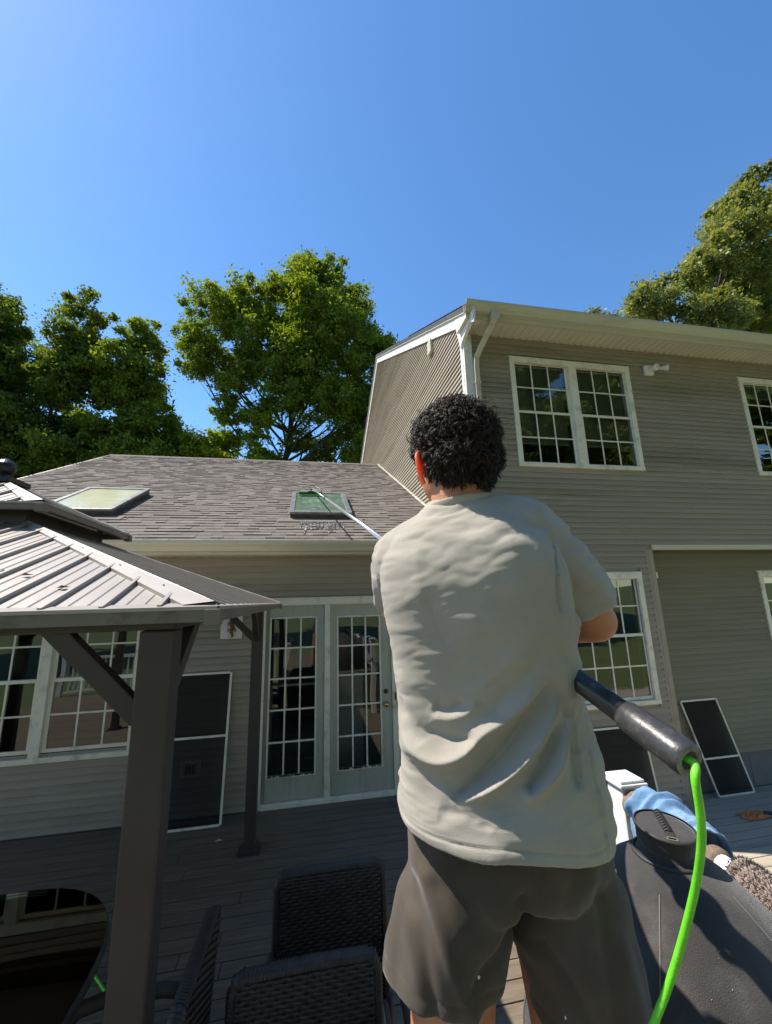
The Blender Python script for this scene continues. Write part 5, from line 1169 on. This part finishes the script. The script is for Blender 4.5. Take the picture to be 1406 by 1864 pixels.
FOLD = {
 'A0':([(0.462,0.115),(0.458,0.06),(0.456,0.01),(0.455,-0.04)], -.006, .009),
 'A4':([(0.478,0.03),(0.472,-0.01),(0.468,-0.04)], .006, .008),
 'B1':([(0.20,0.10),(0.19,0.05),(0.20,-0.01)], .006, .035),
 'B2':([(0.36,0.11),(0.37,0.05),(0.36,0.0)], .005, .035),
 'B3':([(0.205,0.02),(0.215,-0.03),(0.235,-0.08)], -.005, .02),
 'F1':([(0.422,-0.134),(0.379,-0.162),(0.327,-0.198),(0.287,-0.218),(0.255,-0.244),(0.218,-0.253),(0.186,-0.240),(0.162,-0.209),(0.156,-0.178)], .019, .014),
 'V1':([(0.431,-0.145),(0.402,-0.166),(0.340,-0.229),(0.298,-0.266),(0.251,-0.304),(0.227,-0.317)], -.017, .015),
 'F2':([(0.431,-0.181),(0.387,-0.230),(0.359,-0.260),(0.319,-0.289),(0.280,-0.310),(0.235,-0.322)], .018, .012),
 'V2':([(0.433,-0.207),(0.402,-0.255),(0.375,-0.293),(0.360,-0.316)], -.016, .011),
 'F3':([(0.445,-0.199),(0.429,-0.247),(0.413,-0.278),(0.382,-0.308),(0.349,-0.329)], .017, .011),
 'V3':([(0.438,-0.146),(0.442,-0.199),(0.449,-0.284),(0.456,-0.318)], -.009, .012),
 'D1':([(0.205,-0.169),(0.230,-0.175),(0.258,-0.167)], -.008, .010),
 'F4':([(0.201,-0.183),(0.229,-0.190),(0.262,-0.185),(0.283,-0.165)], .007, .008),
 'V4':([(0.178,-0.198),(0.214,-0.212),(0.250,-0.222),(0.274,-0.219)], -.007, .009),
 'S1':([(0.450,-0.105),(0.446,-0.146),(0.451,-0.191)], .006, .010),
 'V5':([(0.207,-0.337),(0.250,-0.346),(0.293,-0.377)], -.005, .014),
 'N1':([(0.205,0.158),(0.235,0.160),(0.262,0.166),(0.285,0.173)], .0035, .005),
 'N2':([(0.200,0.146),(0.232,0.147),(0.265,0.155),(0.292,0.165)], -.0035, .0045),
 'P1':([(0.40,-0.08),(0.33,-0.12),(0.27,-0.16),(0.22,-0.155)], .004, .016),
 'P2':([(0.41,-0.10),(0.35,-0.15),(0.30,-0.19)], -.004, .013),
 'L1':([(0.150,-0.11),(0.175,-0.17),(0.20,-0.21)], .005, .012),
 'L2':([(0.150,-0.14),(0.165,-0.19),(0.185,-0.225)], -.005, .010),
}
backw = np.clip((-Nn[:,1]+.15)/.5, 0, 1)*(V[:,1] < .84)*(V[:,0]/V[:,1] < .66)
disp = np.zeros(n)
XZ = np.stack([V[:,0]*.69/np.maximum(V[:,1],.6), V[:,2]*.69/np.maximum(V[:,1],.6)], 1)
for nm, (pl, amp, wd) in FOLD.items():
    pl = bez([(a, 0, b) for a, b in pl], 6); pl = np.array([(p.x, p.z) for p in pl]); best = np.full(n, 9.); tt = np.zeros(n)
    for i in range(len(pl)-1):
        a, b = pl[i], pl[i+1]; ab = b-a; t_ = np.clip(((XZ-a)@ab)/(ab@ab), 0, 1); d = np.linalg.norm(XZ-(a+t_[:,None]*ab), axis=1); m_ = d < best; best = np.where(m_, d, best); tt = np.where(m_, (i+t_)/(len(pl)-1), tt)
    disp += amp*np.exp(-(best/wd)**1.35)*np.minimum(1, np.minimum(tt, 1-tt)*5+.1)*backw
fine_ = np.zeros(n)
for i in range(n):
    v = V[i]; u = v[0] + .25*v[2]
    s = noise.noise(Vector((u*7, v[1]*7, v[2]*38 + v[0]*9)))*.0022 + abs(noise.noise(Vector((v[0]*22+v[2]*14, v[1]*12, v[2]*60-v[0]*18))))*.0022 + noise.noise(Vector((v[0]*16, v[1]*16, v[2]*16)))*.0022 + noise.noise(Vector((v[0]*6, v[1]*6, v[2]*6+4)))*.006
    up = max(0, min(1, (v[2]+.02)/.1)); s += up*noise.noise(Vector((v[0]*9+v[2]*10, v[1]*5, v[2]*50 - v[0]*20)))*.0034
    # cuffs: creases running along the sleeve
    if v[0] > .47 and v[2] < .13: s += .009*noise.noise(Vector(((v[0]*.75-v[2]*.6)*5, v[1]*26, (v[0]*.6+v[2]*.75)*30)))
    if v[0] < .25 and v[1] > .86: s += .012*noise.noise(Vector((v[0]*20, v[1]*30, v[2]*22+v[1]*20)))
    if v[2] < -.33: s += (-.33-v[2])/.1*.006*noise.noise(Vector((v[0]*9, v[1]*9, 2)))
    fine_[i] = s
disp += fine_
# stitched hem lines
disp -= .0024*np.exp(-((V[:,2]+.425-.024)/.0026)**2)*(V[:,2] < -.3)
dR = (V-np.array(RE))@np.array(ra_); dL = (V-np.array(LE))@np.array(la_)
disp -= .0014*np.exp(-((dR+.022)/.003)**2)*(V[:,0] > .46); disp -= .0014*np.exp(-((dL+.02)/.003)**2)*(V[:,1] > .92)
# seam at the sleeve head
sx_ = V[:,0]*1.0 + .12*V[:,2]; disp -= .0018*np.exp(-((sx_-.462)/.0028)**2)*(V[:,2] > .03)*(V[:,1] < .80)
# the hem hangs in an uneven line, lowest at his right
zt_ = np.clip((-.26-V[:,2])/.165, 0, 1)**1.5
V[:,2] += zt_*(.048 - .15*(V[:,0]-.30)*(V[:,0] > .30) + .010*(V[:,1]-.8)/.14)
V += Nn*disp[:,None]; me.vertices.foreach_set('co', V.astype(np.float32).ravel()); me.update(); setsmooth(me)
cotton = mat('pale_grey_cotton', (.345,.312,.262), (.39,.355,.298), 5, .95, .3, 850, sheen=.2, dirt=(.33,.30,.25), dscale=7, bdetail=3)
me.materials.append(cotton); shirt = link('t_shirt', me, man); m_ = shirt.modifiers.new('solid', 'SOLIDIFY'); m_.thickness = .0022; m_.offset = -1
q = MB(); pts = []
for k in range(49):
    a = 2*pi*k/48; x = .0665*cos(a); y = .062*sin(a); pts.append((.322+x*1.04, .810+y*1.06, .191 + .010*(x/.07) - .020*max(0, y/.066)))
q.tube(pts, .0026, 10, ry=[.0115]*49, caps=False); obj('collar', q, cotton, shirt, smooth=True)

# ---- shorts
T = MB()
loft(T, resample([(-.36,.362,.805,.168,.112,tw*.4),(-.42,.364,.807,.178,.120,tw*.3),(-.46,.364,.81,.184,.122,tw*.2),(-.49,.364,.812,.180,.116,0),(-.505,.364,.815,.160,.10,0)], 4), 48, 2.3)
def leg(rings): loft(T, resample(rings, 4), 40, 2.2)
leg([(-.44,.275,.81,.080,.095,0),(-.50,.262,.812,.099,.108,0),(-.55,.248,.816,.097,.110,0),(-.612,.237,.822,.092,.108,.1)])
leg([(-.44,.455,.81,.080,.095,0),(-.51,.458,.812,.105,.110,0),(-.56,.463,.814,.107,.112,0),(-.61,.480,.816,.102,.113,0),(-.66,.491,.82,.100,.114,0),(-.70,.497,.82,.102,.114,0)])
me = remeshed(T, .005, 4, .5, 'shorts')
bmx = bmesh.new(); bmx.from_mesh(me); kill = []
for f in bmx.faces:
    c = f.calc_center_median()
    if f.normal.z < -.75 and ((c.x < .36 and c.z < -.602) or (c.x >= .36 and c.z < -.69)): kill.append(f)
bmesh.ops.delete(bmx, geom=kill, context='FACES'); bmx.to_mesh(me); bmx.free()
n = len(me.vertices); V = np.empty(n*3, np.float32); me.vertices.foreach_get('co', V); V = V.reshape(-1,3).astype(float); Nn = np.empty(n*3, np.float32); me.vertices.foreach_get('normal', Nn); Nn = Nn.reshape(-1,3).astype(float)
D = np.zeros(n)
SF = [([(.20,-.44),(.215,-.52),(.25,-.60),(.27,-.64)],.008,.010),([(.18,-.46),(.185,-.54),(.20,-.63)],-.007,.011),([(.335,-.46),(.35,-.52),(.352,-.56)],-.012,.012),([(.37,-.50),(.30,-.53),(.26,-.57)],-.007,.010),([(.42,-.47),(.43,-.56),(.44,-.70)],.006,.014),([(.47,-.47),(.475,-.58),(.49,-.72)],-.006,.014),([(.38,-.55),(.42,-.60),(.45,-.66)],-.007,.010),([(.55,-.5),(.56,-.6),(.58,-.72)],.006,.014)]
XZ = V[:,[0,2]]; bw_ = np.clip((-Nn[:,1]+.2)/.5,0,1)
for pl, amp, wd in SF:
    pl = bez([(a,0,b) for a,b in pl], 5); pl = np.array([(p.x,p.z) for p in pl]); best = np.full(n,9.)
    for i in range(len(pl)-1):
        a, b = pl[i], pl[i+1]; ab = b-a; t_ = np.clip(((XZ-a)@ab)/(ab@ab),0,1); best = np.minimum(best, np.linalg.norm(XZ-(a+t_[:,None]*ab),axis=1))
    D += amp*np.exp(-(best/wd)**2)*bw_
for i in range(n):
    v = V[i]; D[i] += .010*noise.noise(Vector((v[0]*14, v[1]*14, v[2]*5 + v[0]*6))) + .004*noise.noise(Vector((v[0]*26+v[2]*12, v[1]*20, v[2]*14))) + .0012*noise.noise(Vector((v[0]*30, v[1]*30, v[2]*16)))
zl = np.where(V[:,0] < .36, -.612, -.70); D -= .0016*np.exp(-((V[:,2]-zl-.026)/.0028)**2)
V += Nn*D[:,None]; me.vertices.foreach_set('co', V.astype(np.float32).ravel()); me.update(); setsmooth(me)
shm = mat('charcoal_cotton_shorts', (.050,.038,.026), (.074,.058,.042), 9, .95, .2, 800, sheen=.2, dirt=(.095,.077,.058), dscale=5)
me.materials.append(shm); shorts = link('shorts', me, man); m_ = shorts.modifiers.new('solid','SOLIDIFY'); m_.thickness = .0025; m_.offset = -1
q = MB()      # paint specks on the shorts, set onto the cloth
sel = [i for i in range(n) if Nn[i][1] < -.5 and V[i][2] < -.47]
for _ in range(5):
    i = random.choice(sel); c = Vector(V[i]) + Vector(Nn[i])*.0006; s = random.uniform(.0006,.0022); q.ell(c, (s, .0006, s*random.uniform(.5,2)), 6, 4)
obj('paint_speck', q, M['lamp'], shorts, kind='stuff')
for x, y in ((.225,.86),(.505,.875)):
    q = MB(); q.ell((x,y+.045,ZP+.045), (.05,.135,.042), 20, 10); q.ell((x,y-.02,ZP+.075), (.045,.06,.05), 16, 10); mm = remeshed(q, .006, 3, .5, 'shoe'); mm.materials.append(M['gaz']); setsmooth(mm); so2 = link('shoe', mm, man)
    q = MB(); q.prism([(x+.05*sin(a), y+.045+.14*cos(a), ZP+.002) for a in [2*pi*k/24 for k in range(24)]], (0,0,.022)); obj('sole', q, M['vinylw'], so2)
